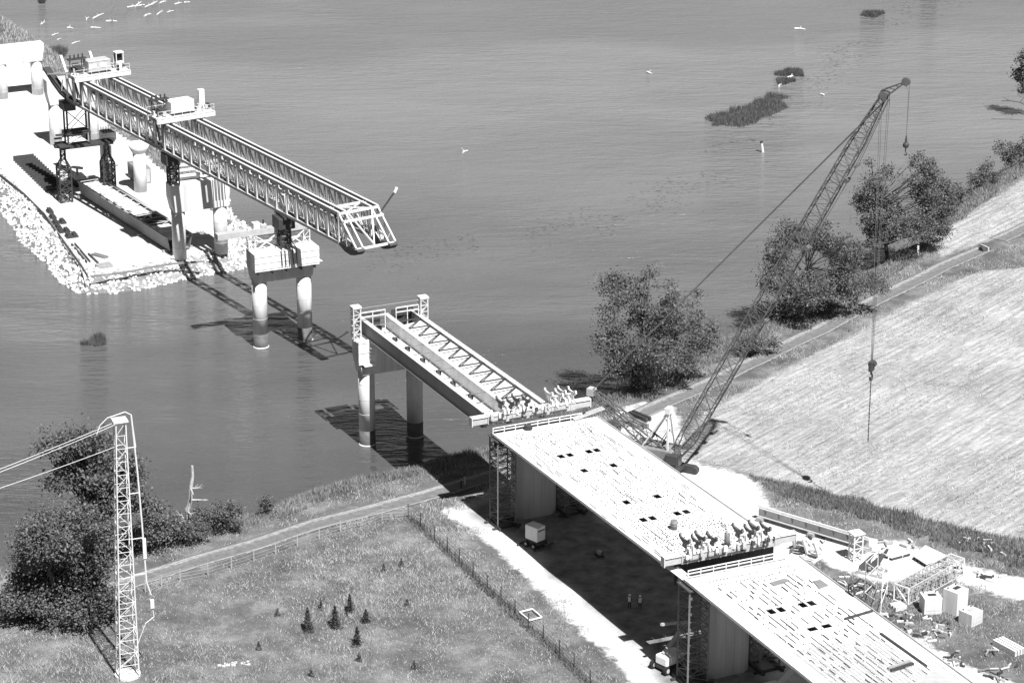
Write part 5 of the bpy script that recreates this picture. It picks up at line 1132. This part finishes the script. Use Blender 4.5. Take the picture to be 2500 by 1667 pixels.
# ------------------------------------------------------------------ vegetation
def leaf_material(name, lo, hi, trans=.25, ns=.35, mix=.4):
    m = bpy.data.materials.new(name); m.use_nodes = True; n = m.node_tree; b = n.nodes['Principled BSDF']; b.inputs['Roughness'].default_value = .7; b.inputs['Specular IOR Level'].default_value = .25
    g = n.nodes.new('ShaderNodeNewGeometry'); nz = nd(n, 'ShaderNodeTexNoise', Scale=ns, Detail=4, Roughness=.65); n.links.new(g.outputs['Position'], nz.inputs['Vector'])
    v = mathn(n, 'ADD', mathn(n, 'MULTIPLY', g.outputs['Random Per Island'], 1 - mix), mathn(n, 'MULTIPLY', nz.outputs[0], mix))
    c = ramp(n, v, [(.15, lo), (.85, hi)]); n.links.new(c, b.inputs['Base Color'])
    tr = n.nodes.new('ShaderNodeBsdfTranslucent'); n.links.new(c, tr.inputs[0]); mx = nd(n, 'ShaderNodeMixShader', Fac=trans)
    n.links.new(b.outputs[0], mx.inputs[1]); n.links.new(tr.outputs[0], mx.inputs[2]); n.links.new(mx.outputs[0], n.nodes['Material Output'].inputs[0]); return m
LEAF = leaf_material('leaves', .045, .23, .3, .5, .45); LEAF_L = leaf_material('pale_leaves', .06, .24); FIR = leaf_material('fir_needles', .02, .07, .1); REED = leaf_material('reeds', .03, .16, .15, .5, .6)
GRASS = leaf_material('dry_grass', .10, .62, .2, .3, .62); GRASS_D = leaf_material('bank_grass', .05, .42, .2, .4, .6); HEDGE = leaf_material('hedge_grass', .04, .3, .2, .4, .6); STRAW = leaf_material('straw', .2, .6, .2, .15, .5)
def onplane(px, py, Y):
    d = _fw + np.array([1., 0, 0]) * (px - 1250) / FPX - _up * (py - 833.5) / FPX
    k = Y / d[1]; return Vector((d[0] * k, Y, CAM_H + d[2] * k))
def quads(P, size, nrm_bias=None):
    n = len(P); a = rng.normal(size=(n, 3))
    if nrm_bias is not None: a = a + nrm_bias
    a /= np.linalg.norm(a, axis=1, keepdims=True) + 1e-9
    h = rng.normal(size=(n, 3)); x = np.cross(a, h); x /= np.linalg.norm(x, axis=1, keepdims=True) + 1e-9; y = np.cross(a, x)
    s = size[:, None]; asp = rng.uniform(.45, .8, (n, 1))
    return np.stack([P - y * s * .5, P + x * s * .5 * asp, P + y * s * .5, P - x * s * .5 * asp], 1).reshape(-1, 3)
def tree(name, base_px, lobes, nleaf, label, cat, leaf=LEAF, size=.3, clump=.55, trunk_r=.35, group=None, base=None, sprigs=0, bark=None, core=.55):
    b = base or ag(*base_px); root = thing(name, b, label, cat, group); Y = b.y; E = []
    for (x, y, rx, ry) in lobes:
        c = onplane(x, y, Y); sc = FPX / (Y * math.cos(PITCH) + (CAM_H - c.z) * math.sin(PITCH)); E.append((c + Vector((0, random.uniform(-1, 1) * rx / sc * .5, 0)), rx / sc, ry / sc / .93))
    E2 = []
    for c, rx, rz in E:
        for _ in range(5):
            d = rng.normal(size=3); d /= np.linalg.norm(d); k = rng.uniform(.26, .52); E2.append((Vector((c.x + d[0] * rx * .86, c.y + d[1] * rx * .8, c.z + d[2] * rz * .86)), rx * k, rz * k))
    E0 = E; E = E2 + [(c, rx * core, rz * core) for c, rx, rz in E]
    vol = np.array([e[1] ** 2 * e[2] for e in E]); pr_ = vol ** .8 / (vol ** .8).sum(); per = 42; NC = max(8, nleaf // per)
    ids = rng.choice(len(E), NC, p=pr_); C = np.zeros((NC, 3)); O = np.zeros((NC, 3))
    for k, i in enumerate(ids):
        c, rx, rz = E[i]; d = rng.normal(size=3); d /= np.linalg.norm(d); rad = rng.uniform(.2, 1.0) ** .35 * rng.uniform(.85, 1.15)
        C[k] = np.array(c) + d * rad * np.array([rx, rx * .9, rz]); O[k] = d
    C[:, 2] = np.maximum(C[:, 2], b.z + .35)
    cs = rng.uniform(.6, 1.35, NC) * clump
    P = np.repeat(C, per, 0) + rng.normal(size=(NC * per, 3)) * np.repeat(cs, per)[:, None] * np.array([1, 1, .7])
    P[:, 2] = np.maximum(P[:, 2], b.z + .05)
    nb = np.repeat(O, per, 0) * .5 + np.array([0, 0, .6])
    fastmesh('crown', quads(P, rng.uniform(.6, 1.3, len(P)) * size, nb), 4, leaf, root)
    t = MB(); top = max(E, key=lambda e: e[0].z)[0]; pts = [b - UZ * .3]; H = top.z - b.z
    for i in range(1, 6): f = i / 5; pts.append(b.lerp(top, f) + Vector((random.uniform(-.3, .3), random.uniform(-.3, .3), 0)) * (1 - abs(f - .5)))
    for i in range(5): t.tube(pts[i], pts[i + 1], trunk_r * (1 - i * .17), trunk_r * (1 - (i + 1) * .17), n=7, cap=False)
    for k in rng.choice(NC, min(NC, 40), replace=False):
        q = Vector(C[k]); f = max(.12, min(.8, (q.z - b.z) / max(H, .5) * .6)); a = pts[int(f * 5)].lerp(pts[min(5, int(f * 5) + 1)], f * 5 - int(f * 5)); m_ = a.lerp(q, .5) + UZ * .3
        t.tube(a, m_, trunk_r * .3, trunk_r * .2, n=5); t.tube(m_, q, trunk_r * .2, .03, n=4)
    for _ in range(sprigs):
        c, rx, rz = random.choice(E); q = Vector((c.x + random.uniform(-1.25, 1.25) * rx, c.y - rx * random.uniform(.2, 1), c.z + random.uniform(-.6, 1.25) * rz)); t.tube(pts[3], q, .06, .02, n=4)
    t.build('trunk', bark or BARK, root, smooth=True)
    return root
tree('broadleaf_tree', (150, 1512), [(150, 1290, 95, 75), (110, 1380, 95, 80), (200, 1370, 85, 85), (150, 1450, 120, 60), (60, 1440, 45, 55), (240, 1450, 50, 50)], 42000, 'big round dark tree at the left edge below the mast top', 'tree', size=.34, clump=.55, trunk_r=.4, core=.9)
tree('broadleaf_tree', (235, 1400), [(140, 1075, 55, 28), (215, 1060, 40, 28), (200, 1120, 75, 35), (165, 1165, 60, 30), (260, 1170, 70, 40), (315, 1140, 32, 22), (240, 1230, 95, 50), (320, 1185, 30, 18), (290, 1240, 60, 35)], 22000, 'tall tree with layered branches behind the white mast', 'tree', size=.38, clump=.6, trunk_r=.45, sprigs=10)
tree('broadleaf_tree', (372, 1345), [(370, 1245, 38, 25), (385, 1285, 45, 32), (345, 1300, 45, 32)], 6000, 'small pale tree right of the white mast by the water', 'tree', LEAF_L, .3, .5, .18, sprigs=6)
tree('shrub', (30, 1500), [(35, 1470, 40, 25), (70, 1480, 35, 20)], 3000, 'low dark shrub at the left edge above the meadow', 'shrub', size=.3, clump=.4, trunk_r=.1)
tree('shrub', (545, 1292), [(545, 1235, 38, 30), (520, 1265, 42, 32), (575, 1262, 24, 30), (500, 1285, 40, 20)], 5200, 'rounded shrub on the bank right of the dead snag', 'shrub', size=.26, clump=.42, trunk_r=.12, sprigs=8)
tree('shrub', (430, 1330), [(410, 1300, 45, 22), (455, 1295, 40, 20), (480, 1290, 30, 18)], 4200, 'low dark shrub on the bank below the dead snag', 'shrub', size=.26, clump=.42, trunk_r=.1)
tree('shrub', (655, 1255), [(650, 1232, 16, 14)], 700, 'tiny shrub standing at the water left of the pier shadow', 'shrub', size=.24, clump=.35, trunk_r=.06)
tree('broadleaf_tree', (1545, 950), [(1545, 715, 70, 55), (1500, 740, 40, 50), (1640, 755, 70, 50), (1560, 820, 95, 70), (1690, 790, 55, 70), (1620, 860, 100, 65), (1520, 880, 60, 55), (1700, 870, 50, 50), (1560, 915, 60, 30), (1480, 700, 22, 25), (1580, 680, 30, 25)], 30000, 'leafy riverside tree left of the crane boom foot', 'tree', size=.31, clump=.5, trunk_r=.35, sprigs=30)
tree('broadleaf_tree', (1925, 775), [(1900, 610, 55, 45), (1880, 680, 45, 60), (2000, 600, 75, 55), (2050, 650, 60, 55), (1960, 690, 90, 60), (2075, 700, 55, 38), (1920, 745, 60, 40), (2125, 685, 42, 30), (2080, 610, 45, 35)], 30000, 'wide dark riverside tree crossed by the crane boom', 'tree', size=.31, clump=.5, trunk_r=.35, sprigs=24)
tree('broadleaf_tree', (2170, 612), [(2140, 445, 50, 40), (2150, 510, 60, 55), (2270, 410, 48, 45), (2260, 470, 58, 50), (2210, 540, 85, 50), (2160, 580, 50, 35), (2290, 540, 45, 35), (2130, 480, 40, 35), (2120, 400, 18, 20), (2300, 470, 30, 30)], 28000, 'two-headed riverside tree behind the hanging ropes', 'tree', size=.32, clump=.5, trunk_r=.35, sprigs=34)
tree('shrub', (1850, 862), [(1845, 830, 32, 25), (1880, 835, 25, 18), (1815, 845, 22, 18)], 3200, 'low shrub on the bank under the crane boom', 'shrub', size=.28, clump=.4, trunk_r=.1)
tree('shrub', (2345, 492), [(2345, 475, 28, 18), (2320, 490, 20, 14)], 1600, 'small bank shrub right of the two-headed tree', 'shrub', size=.3, clump=.45, trunk_r=.1)
tree('shrub', (2410, 452), [(2410, 430, 30, 22), (2390, 445, 22, 16)], 2200, 'dark bank shrub second from the right edge', 'shrub', size=.3, clump=.45, trunk_r=.1)
tree('shrub', (2475, 405), [(2465, 380, 36, 30), (2500, 365, 30, 32)], 3400, 'dark bank shrub cut by the right edge', 'shrub', size=.32, clump=.45, trunk_r=.12)
tree('broadleaf_tree', None, [(2500, 140, 20, 20), (2505, 175, 24, 22), (2510, 215, 22, 22)], 3500, 'tree at the upper right edge over the water', 'tree', size=.42, clump=.5, trunk_r=.25, base=at(2515, 285, 0))
# dead wood
def snag(base, tip, r0, label, name='dead_snag', cat='dead tree', nb=9, m=DEADW):
    r = thing(name, base, label, cat); pts = [base.lerp(tip, i / 6) + Vector((random.uniform(-.15, .15), random.uniform(-.15, .15), 0)) for i in range(7)]
    t = MB()
    for i in range(6): t.tube(pts[i], pts[i + 1], r0 * (1 - i * .1), r0 * (1 - (i + 1) * .1), n=7, cap=(i == 5))
    t.build('trunk', m, r)
    for k in range(nb):
        a = pts[random.randint(1, 4)]; an = random.uniform(0, 6.3); q = a + Vector((math.cos(an) * random.uniform(.8, 2.2), math.sin(an) * random.uniform(.8, 2.2), random.uniform(-.2, .8))); bmb = MB().tube(a, q, r0 * .35, .03, n=5)
        for _ in range(2): bmb.tube(a.lerp(q, .6), q + Vector((random.uniform(-.6, .6), random.uniform(-.6, .6), random.uniform(0, .7))), r0 * .15, .02, n=4)
        bmb.build('branch', m, r)
b = ag(455, 1285); snag(b, onplane(470, 1137, b.y), .36, 'pale dead snag standing at the water edge')
b = at(2512, 300, 0); r_ = thing('fallen_branch', b, 'dark bare branch reaching over the water at the right edge', 'branch'); P_ = [onplane(2515, 262, b.y), onplane(2490, 250, b.y), onplane(2465, 246, b.y), onplane(2445, 247, b.y)]
MB().path(P_, .12, 5).path([P_[2], onplane(2450, 238, b.y)], .06).path([P_[1], onplane(2500, 238, b.y)], .06).build('limb', BARK, r_)
b = at(275, 55, 0); r_ = thing('water_pole', b, 'thin pole standing in the water at the top left', 'pole'); MB().tube(b - UZ, onplane(273, -5, b.y), .07, n=5).build('pole', STEEL_M, r_); MB().box(onplane(274, 22, b.y), .5, .2, .9).build('sign_board', STEEL_M, r_)
C1 = lambda x, y: (x / 3.647, y / 3.647)
LOGS = [((1130, 68), (1260, 50)), ((1205, 60), (1258, 18)), ((1290, 66), (1362, 40)), ((1345, 42), (1400, 12)), ((1240, 50), (1290, 44)), ((1420, 30), (1480, 12)), ((828, 166), (922, 122)), ((770, 176), (792, 155)), ((945, 190), (1042, 190)), ((1285, 146), (1345, 125)),
        ((1398, 132), (1450, 100)), ((1488, 112), (1548, 96)), ((1553, 40), (1618, 24)), ((1640, 24), (1690, 20)), ((638, 392), (712, 368)), ((508, 356), (546, 344)), ((462, 318), (522, 296)), ((600, 249), (652, 254)), ((150, 284), (236, 296)), ((362, 218), (372, 210)), ((384, 206), (398, 200)), ((810, 246), (900, 250))]
def log(p, q, r0, label, grp=None):
    a, b = at(*p, .12), at(*q, .12); r = thing('driftwood_log', a, label, 'log', grp); m_ = a.lerp(b, .5) + Vector((random.uniform(-.2, .2), random.uniform(-.2, .2), .05))
    MB().tube(a, m_, r0, r0 * .8, n=7).tube(m_, b, r0 * .8, r0 * .45, n=7).build('trunk', WOODW, r); MB().tube(m_, m_ + Vector((random.uniform(-.6, .6), random.uniform(-.6, .6), .5)), r0 * .3, .03, n=5).build('branch_stub', WOODW, r)
for p, q in LOGS: log(C1(*p), C1(*q), random.uniform(.13, .22), 'pale driftwood log floating in the top left shallows', 'driftwood in the top left shallows')
log((1940, 70), (1966, 72), .22, 'thin pale driftwood log in the open water at upper right'); log((1580, 176), (1592, 180), .2, 'tiny pale driftwood piece in the middle of the upper water')
log((1922, 190), (1936, 185), .25, 'pale log beside the dark reed clumps'); log((1902, 212), (1908, 205), .2, 'short pale log below the dark reed clumps'); log((2004, 230), (2012, 233), .22, 'small pale log right of the reed islands'); log((1130, 373), (1142, 368), .2, 'pale driftwood scrap floating right of the girder nose')
b = at(1864, 372, 0); r_ = thing('mooring_pile', b, 'leaning pale pile standing in the water below the reeds', 'pile'); MB().tube(b - UZ, onplane(1859, 347, b.y), .3, .22, n=9).build('pile', WOODW, r_); MB().tube(onplane(1859, 349, b.y), onplane(1859, 345, b.y), .26, n=9).build('pile_cap', STEEL_D, r_)
# firs
def fir(px, py, h, label, grp):
    b = ag(px, py); r = thing('young_fir', b, label, 'fir tree', grp); n = int(420 * h); f = rng.uniform(0, 1, n) ** 1.3; an = rng.uniform(0, 6.283, n); lay = .75 + .25 * np.sin(f * h * 14); lop = 1 + .45 * np.sin(an * 2 + h * 9) + .3 * np.sin(an * 5 + h * 31); rad = (1 - f) ** .7 * .33 * h * lay * lop * rng.uniform(.3, 1, n) ** .5
    P = np.stack([b.x + np.cos(an) * rad, b.y + np.sin(an) * rad, b.z + .1 + f * h - rad * .15], 1); fastmesh('needles', quads(P, rng.uniform(.1, .22, n)), 4, FIR if h > 1.3 else LEAF, r)
    MB().tube(b - UZ * .1, b + UZ * h * .9, .06 + .02 * h, .015, n=6).build('trunk', BARK, r)
for i, (x, y, h) in enumerate([(640, 1240, 2.6), (810, 1225, 2.5), (900, 1128, 2.0), (945, 1332, 2.0), (720, 1112, 1.2), (1000, 1195, 1.5), (958, 1435, 1.0), (1300, 1482, .9), (660, 1525, .9), (335, 1360, .9), (1255, 1085, .7), (450, 1150, .8), (1220, 850, 1.0), (1110, 875, .8)]):
    fir(*C2(x, y), h, ['biggest young fir of the meadow group', 'slim young fir right of the biggest one', 'upper young fir of the meadow group', 'lower young fir of the meadow group'][i] if i < 4 else ['tiny conifer seedling left of the upper young fir', 'tiny conifer seedling right of the slim young fir', 'tiny conifer seedling below the lower young fir', 'tiny conifer seedling at the meadow bottom nearest the yard fence', 'tiny conifer seedling at the bottom edge below the biggest fir', 'tiny conifer seedling left of the lower young fir group', 'tiny conifer seedling right of the upper young fir', 'leftmost conifer seedling in the row of the upper fir', 'largest seedling of the upper cluster near the yard fence', 'leftmost but one seedling of the upper cluster', 'rightmost seedling of the upper cluster near the yard fence', 'tiny conifer seedling at the very bottom centre', 'leftmost seedling of the upper cluster', 'seedling beside the farm track fence at left'][i - 4], 'young firs in the meadow' if i < 4 else 'conifer seedlings in the meadow')
# reeds in the river
def reeds(polys, n, hgt, label):
    pts = []; bb = [at(x, y, 0) for x, y in polys]; x0, x1 = min(p.x for p in bb), max(p.x for p in bb); y0, y1 = min(p.y for p in bb), max(p.y for p in bb)
    X = rng.uniform(x0, x1, n * 4); Yv = rng.uniform(y0, y1, n * 4); d = sdf(bb, X, Yv); k = d + (vnoise(X, Yv, 2.5, 5) - .62) * 4.0 > 0; X, Yv = X[k][:n], Yv[k][:n]
    blades(X, Yv, np.full(len(X), -.1), rng.uniform(.6, 1.1, len(X)) * hgt, .1, .5, 'reed_bed', REED, label, 'reeds')
def blades(X, Y, Z, Hh, w, lean, name, m, label, cat=None, kind=None):
    n = len(X); an = rng.uniform(0, 6.283, n); wx, wy = np.cos(an) * w / 2, np.sin(an) * w / 2; la = rng.uniform(0, 6.283, n); ll = np.abs(rng.normal(0, lean, n)) * Hh
    V = np.empty((n, 3, 3)); V[:, 0] = np.stack([X - wx, Y - wy, Z], 1); V[:, 1] = np.stack([X + wx, Y + wy, Z], 1); V[:, 2] = np.stack([X + np.cos(la) * ll, Y + np.sin(la) * ll, Z + Hh], 1)
    o = fastmesh(name, V.reshape(-1, 3), 3, m); setp(o, label, cat, None, kind); return o
reeds([(1722, 292), (1760, 275), (1830, 250), (1880, 232), (1925, 224), (1928, 250), (1890, 290), (1830, 320), (1790, 318), (1740, 302)], 5200, 1.0, 'large curved reed island in the upper right water')
reeds([(1888, 176), (1905, 168), (1955, 168), (1960, 185), (1920, 188), (1895, 183)], 1700, .9, 'dark oval reed clump above the large reed island'); reeds([(1895, 197), (1920, 190), (1942, 194), (1940, 206), (1905, 208)], 900, .8, 'small dark reed clump just above the large reed island')
reeds([(2098, 40), (2110, 30), (2158, 30), (2155, 48), (2110, 48)], 1200, .9, 'far reed clump near the top right'); reeds([(198, 838), (215, 815), (255, 805), (275, 820), (285, 848), (230, 852)], 700, .9, 'sparse reed clump in the water left of the river pier')
reeds([(78, 6), (95, -2), (120, -2), (122, 11), (95, 13)], 1000, 1.5, 'reed clump at the top left corner'); reeds([(118, 140), (125, 122), (150, 120), (158, 138), (140, 146)], 1200, 1.8, 'dark reed clump behind the tail winch trolley')
reeds([(2245, -12), (2290, -14), (2285, 2), (2250, 2)], 800, 1.2, 'reed clump cut by the top edge at right')
reeds([(1345, 1108), (1300, 1128), (1245, 1142), (1190, 1150), (1120, 1160), (1105, 1145), (1190, 1110), (1280, 1075)], 10, 1.0, 'few reeds under the deck') if False else None
# grass, bank growth, hedge and straw stubble
def scatter(n, x0, x1, y0, y1):
    X = rng.uniform(x0, x1, n); Y = rng.uniform(y0, y1, n); w = Y * math.cos(PITCH) + (CAM_H - GZ) * math.sin(PITCH); px = 1250 + FPX * X / w; v = (Y * math.sin(PITCH) - (CAM_H - GZ) * math.cos(PITCH)) / w; py = 833.5 - FPX * v
    k = (px > -120) & (px < 2620) & (py > 300) & (py < 1790); return X[k], Y[k]
def neartrack(X, Y):
    d = np.full(X.shape, 1e9)
    for i in range(0, len(TRACK_XY), 1): d = np.minimum(d, (X - TRACK_XY[i, 0]) ** 2 + (Y - TRACK_XY[i, 1]) ** 2)
    return np.sqrt(d)
X, Y = scatter(1500000, -75, 110, 235, 470)
Z, D = land_h(X, Y); k = D > .15; X, Y, Z, D = X[k], Y[k], Z[k], D[k]
gsd = sdf(GRAVEL, X, Y) + (vnoise(X, Y, 2.2, 2) - .5) * 5.5 + (vnoise(X, Y, .7, 8) - .5) * 2; fsd = np.maximum(sdf(FIELD, X, Y), sdf(FIELD2, X, Y)) + (vnoise(X, Y, 2, 4) - .5) * 1.5
deckm = sdf([W(78, -1.2, 0), W(78, 12, 0), W(165, 13.5, 0), W(165, -.8, 0)], X, Y)
HED = pxpoly([(1835, 1160), (1900, 1172), (2050, 1208), (2200, 1248), (2350, 1285), (2520, 1325), (2700, 1390), (2700, 1480), (2520, 1400), (2400, 1355), (2250, 1310), (2120, 1270), (2000, 1240), (1880, 1205)]); hsd = sdf(HED, X, Y) + (vnoise(X, Y, 1.6, 6) - .5) * 2
tk = neartrack(X, Y); rnd = rng.uniform(0, 1, len(X)); low = vnoise(X, Y, 3.5, 11) * .6 + vnoise(X, Y, 1.2, 12) * .4
field = (fsd > .2) & (tk > 2)
hed = (hsd > 0) & ~field
bank = (D < 8.5) & (tk > 1.45) & ~field & ~hed & (gsd < -.2) & (deckm < 0)
mead = ~bank & ~field & ~hed & (gsd < -.3) & (tk > 1.5) & (deckm < 0)
mead &= rnd < .5 + .6 * low
fp_ = [at(*p, GZ) for p in FENCE_PX]; fen = np.abs(sdf(fp_ + [p + Vector((.02, .02, 0)) for p in fp_[::-1]], X, Y))
fl2 = (fen < .55) & (D > 8.5) & (gsd < 2.5); mead &= ~fl2; hed |= fl2
verge = (tk > 1.6) & (tk < 3.2) & mead & (low < .5); mead &= ~verge
pat = vnoise(X, Y, 11, 41) * .6 + vnoise(X, Y, 5, 42) * .4; mead &= rng.uniform(0, 1, len(X)) < .45 + .9 * pat
hm = (.06 + .4 * low) * (.55 + .9 * pat) * rng.uniform(.6, 1.3, len(X))
blades(X[mead], Y[mead], Z[mead] - .03, hm[mead], .085, .8, 'meadow_grass', GRASS, 'dry grass covering the meadow', 'grass', 'stuff')
blades(X[bank], Y[bank], Z[bank] - .03, (hm * 1.5 + .15)[bank], .11, .5, 'bank_grass', GRASS_D, 'rough grass and weeds on the river bank', 'grass', 'stuff')
blades(X[hed], Y[hed], Z[hed] - .03, (hm * 1.4 + .3)[hed], .1, .45, 'hedge_growth', HEDGE, 'dark overgrown strip between field and yard', 'hedge', 'stuff')
rowv = np.sin((-(X) * math.sin(ROWANG) + Y * math.cos(ROWANG)) * 2 * math.pi / .9 + vnoise(X, Y, 9, 9) * 9)
pt = vnoise(X, Y, 14, 21) * .6 + vnoise(X, Y, 4, 22) * .4
fl_ = field & (rnd < .1 + .3 * (rowv > .2) * (pt + .2) + .5 * (pt - .5))
rc = np.mod(-X * math.sin(ROWANG) + Y * math.cos(ROWANG) + vnoise(X, Y, 30, 51) * 6, 19); fl_ &= ~((np.abs(rc - 1.2) < .28) | (np.abs(rc - 3.2) < .28))
blades(X[fl_], Y[fl_], Z[fl_] - .02, rng.uniform(.1, .28, fl_.sum()), .13, 1.3, 'straw_stubble', STRAW, 'flattened straw stubble in the field', 'straw', 'stuff')
# floating weed drifting in lines on the river
cur = [at(x, y, 0) for x, y in [(2330, -20), (2180, 50), (2080, 110), (1950, 230), (1850, 330), (1720, 430), (1640, 480), (1500, 530), (1300, 570), (1100, 605), (900, 635)]]
FP = []
for a, b in zip(cur, cur[1:]):
    m_ = int((b - a).length * 9); f = rng.uniform(0, 1, m_); sp_ = rng.normal(0, 3.2, (m_, 2)); gx = a.x + (b.x - a.x) * f + sp_[:, 0]; gy = a.y + (b.y - a.y) * f + sp_[:, 1] * 1.4; k = vnoise(gx, gy, 6, 31) > .5; FP.append(np.stack([gx[k], gy[k]], 1))
FP = np.concatenate(FP); lx = rng.uniform(.08, .45, len(FP)); ly = rng.uniform(.03, .1, len(FP)); zf = .012 + rng.uniform(0, .01, len(FP))
q_ = np.stack([np.stack([FP[:, 0] + lx * c_, FP[:, 1] + ly * d_, zf], 1) for c_, d_ in ((-1, -.2), (.1, -1), (1, .3), (-.2, 1))], 1)
setp(fastmesh('floating_weed', q_.reshape(-1, 3), 4, mat('wet_weed', .035, .5, .3, 2)), 'dark floating weed drifting in a line across the river', 'weed', None, 'stuff')
# weeds on the causeway bank
xs = rng.uniform(-60, -33, 4000); 
s_ = rng.uniform(-215, -34, 26000); t_ = rng.uniform(4, 18, 26000); Xi = ORI.x + AX.x * s_ + CR.x * t_; Yi = ORI.y + AX.y * s_ + CR.y * t_
Zi, Di = isl_h(Xi, Yi); k = (Di > .2) & ((t_ > 8.5) | (s_ < -160)) & (vnoise(Xi, Yi, 4, 3) > .35)
blades(Xi[k], Yi[k], Zi[k], rng.uniform(.3, 1.0, k.sum()), .16, .5, 'causeway_weeds', GRASS, 'pale weeds on the far side of the causeway', 'weeds', 'stuff')
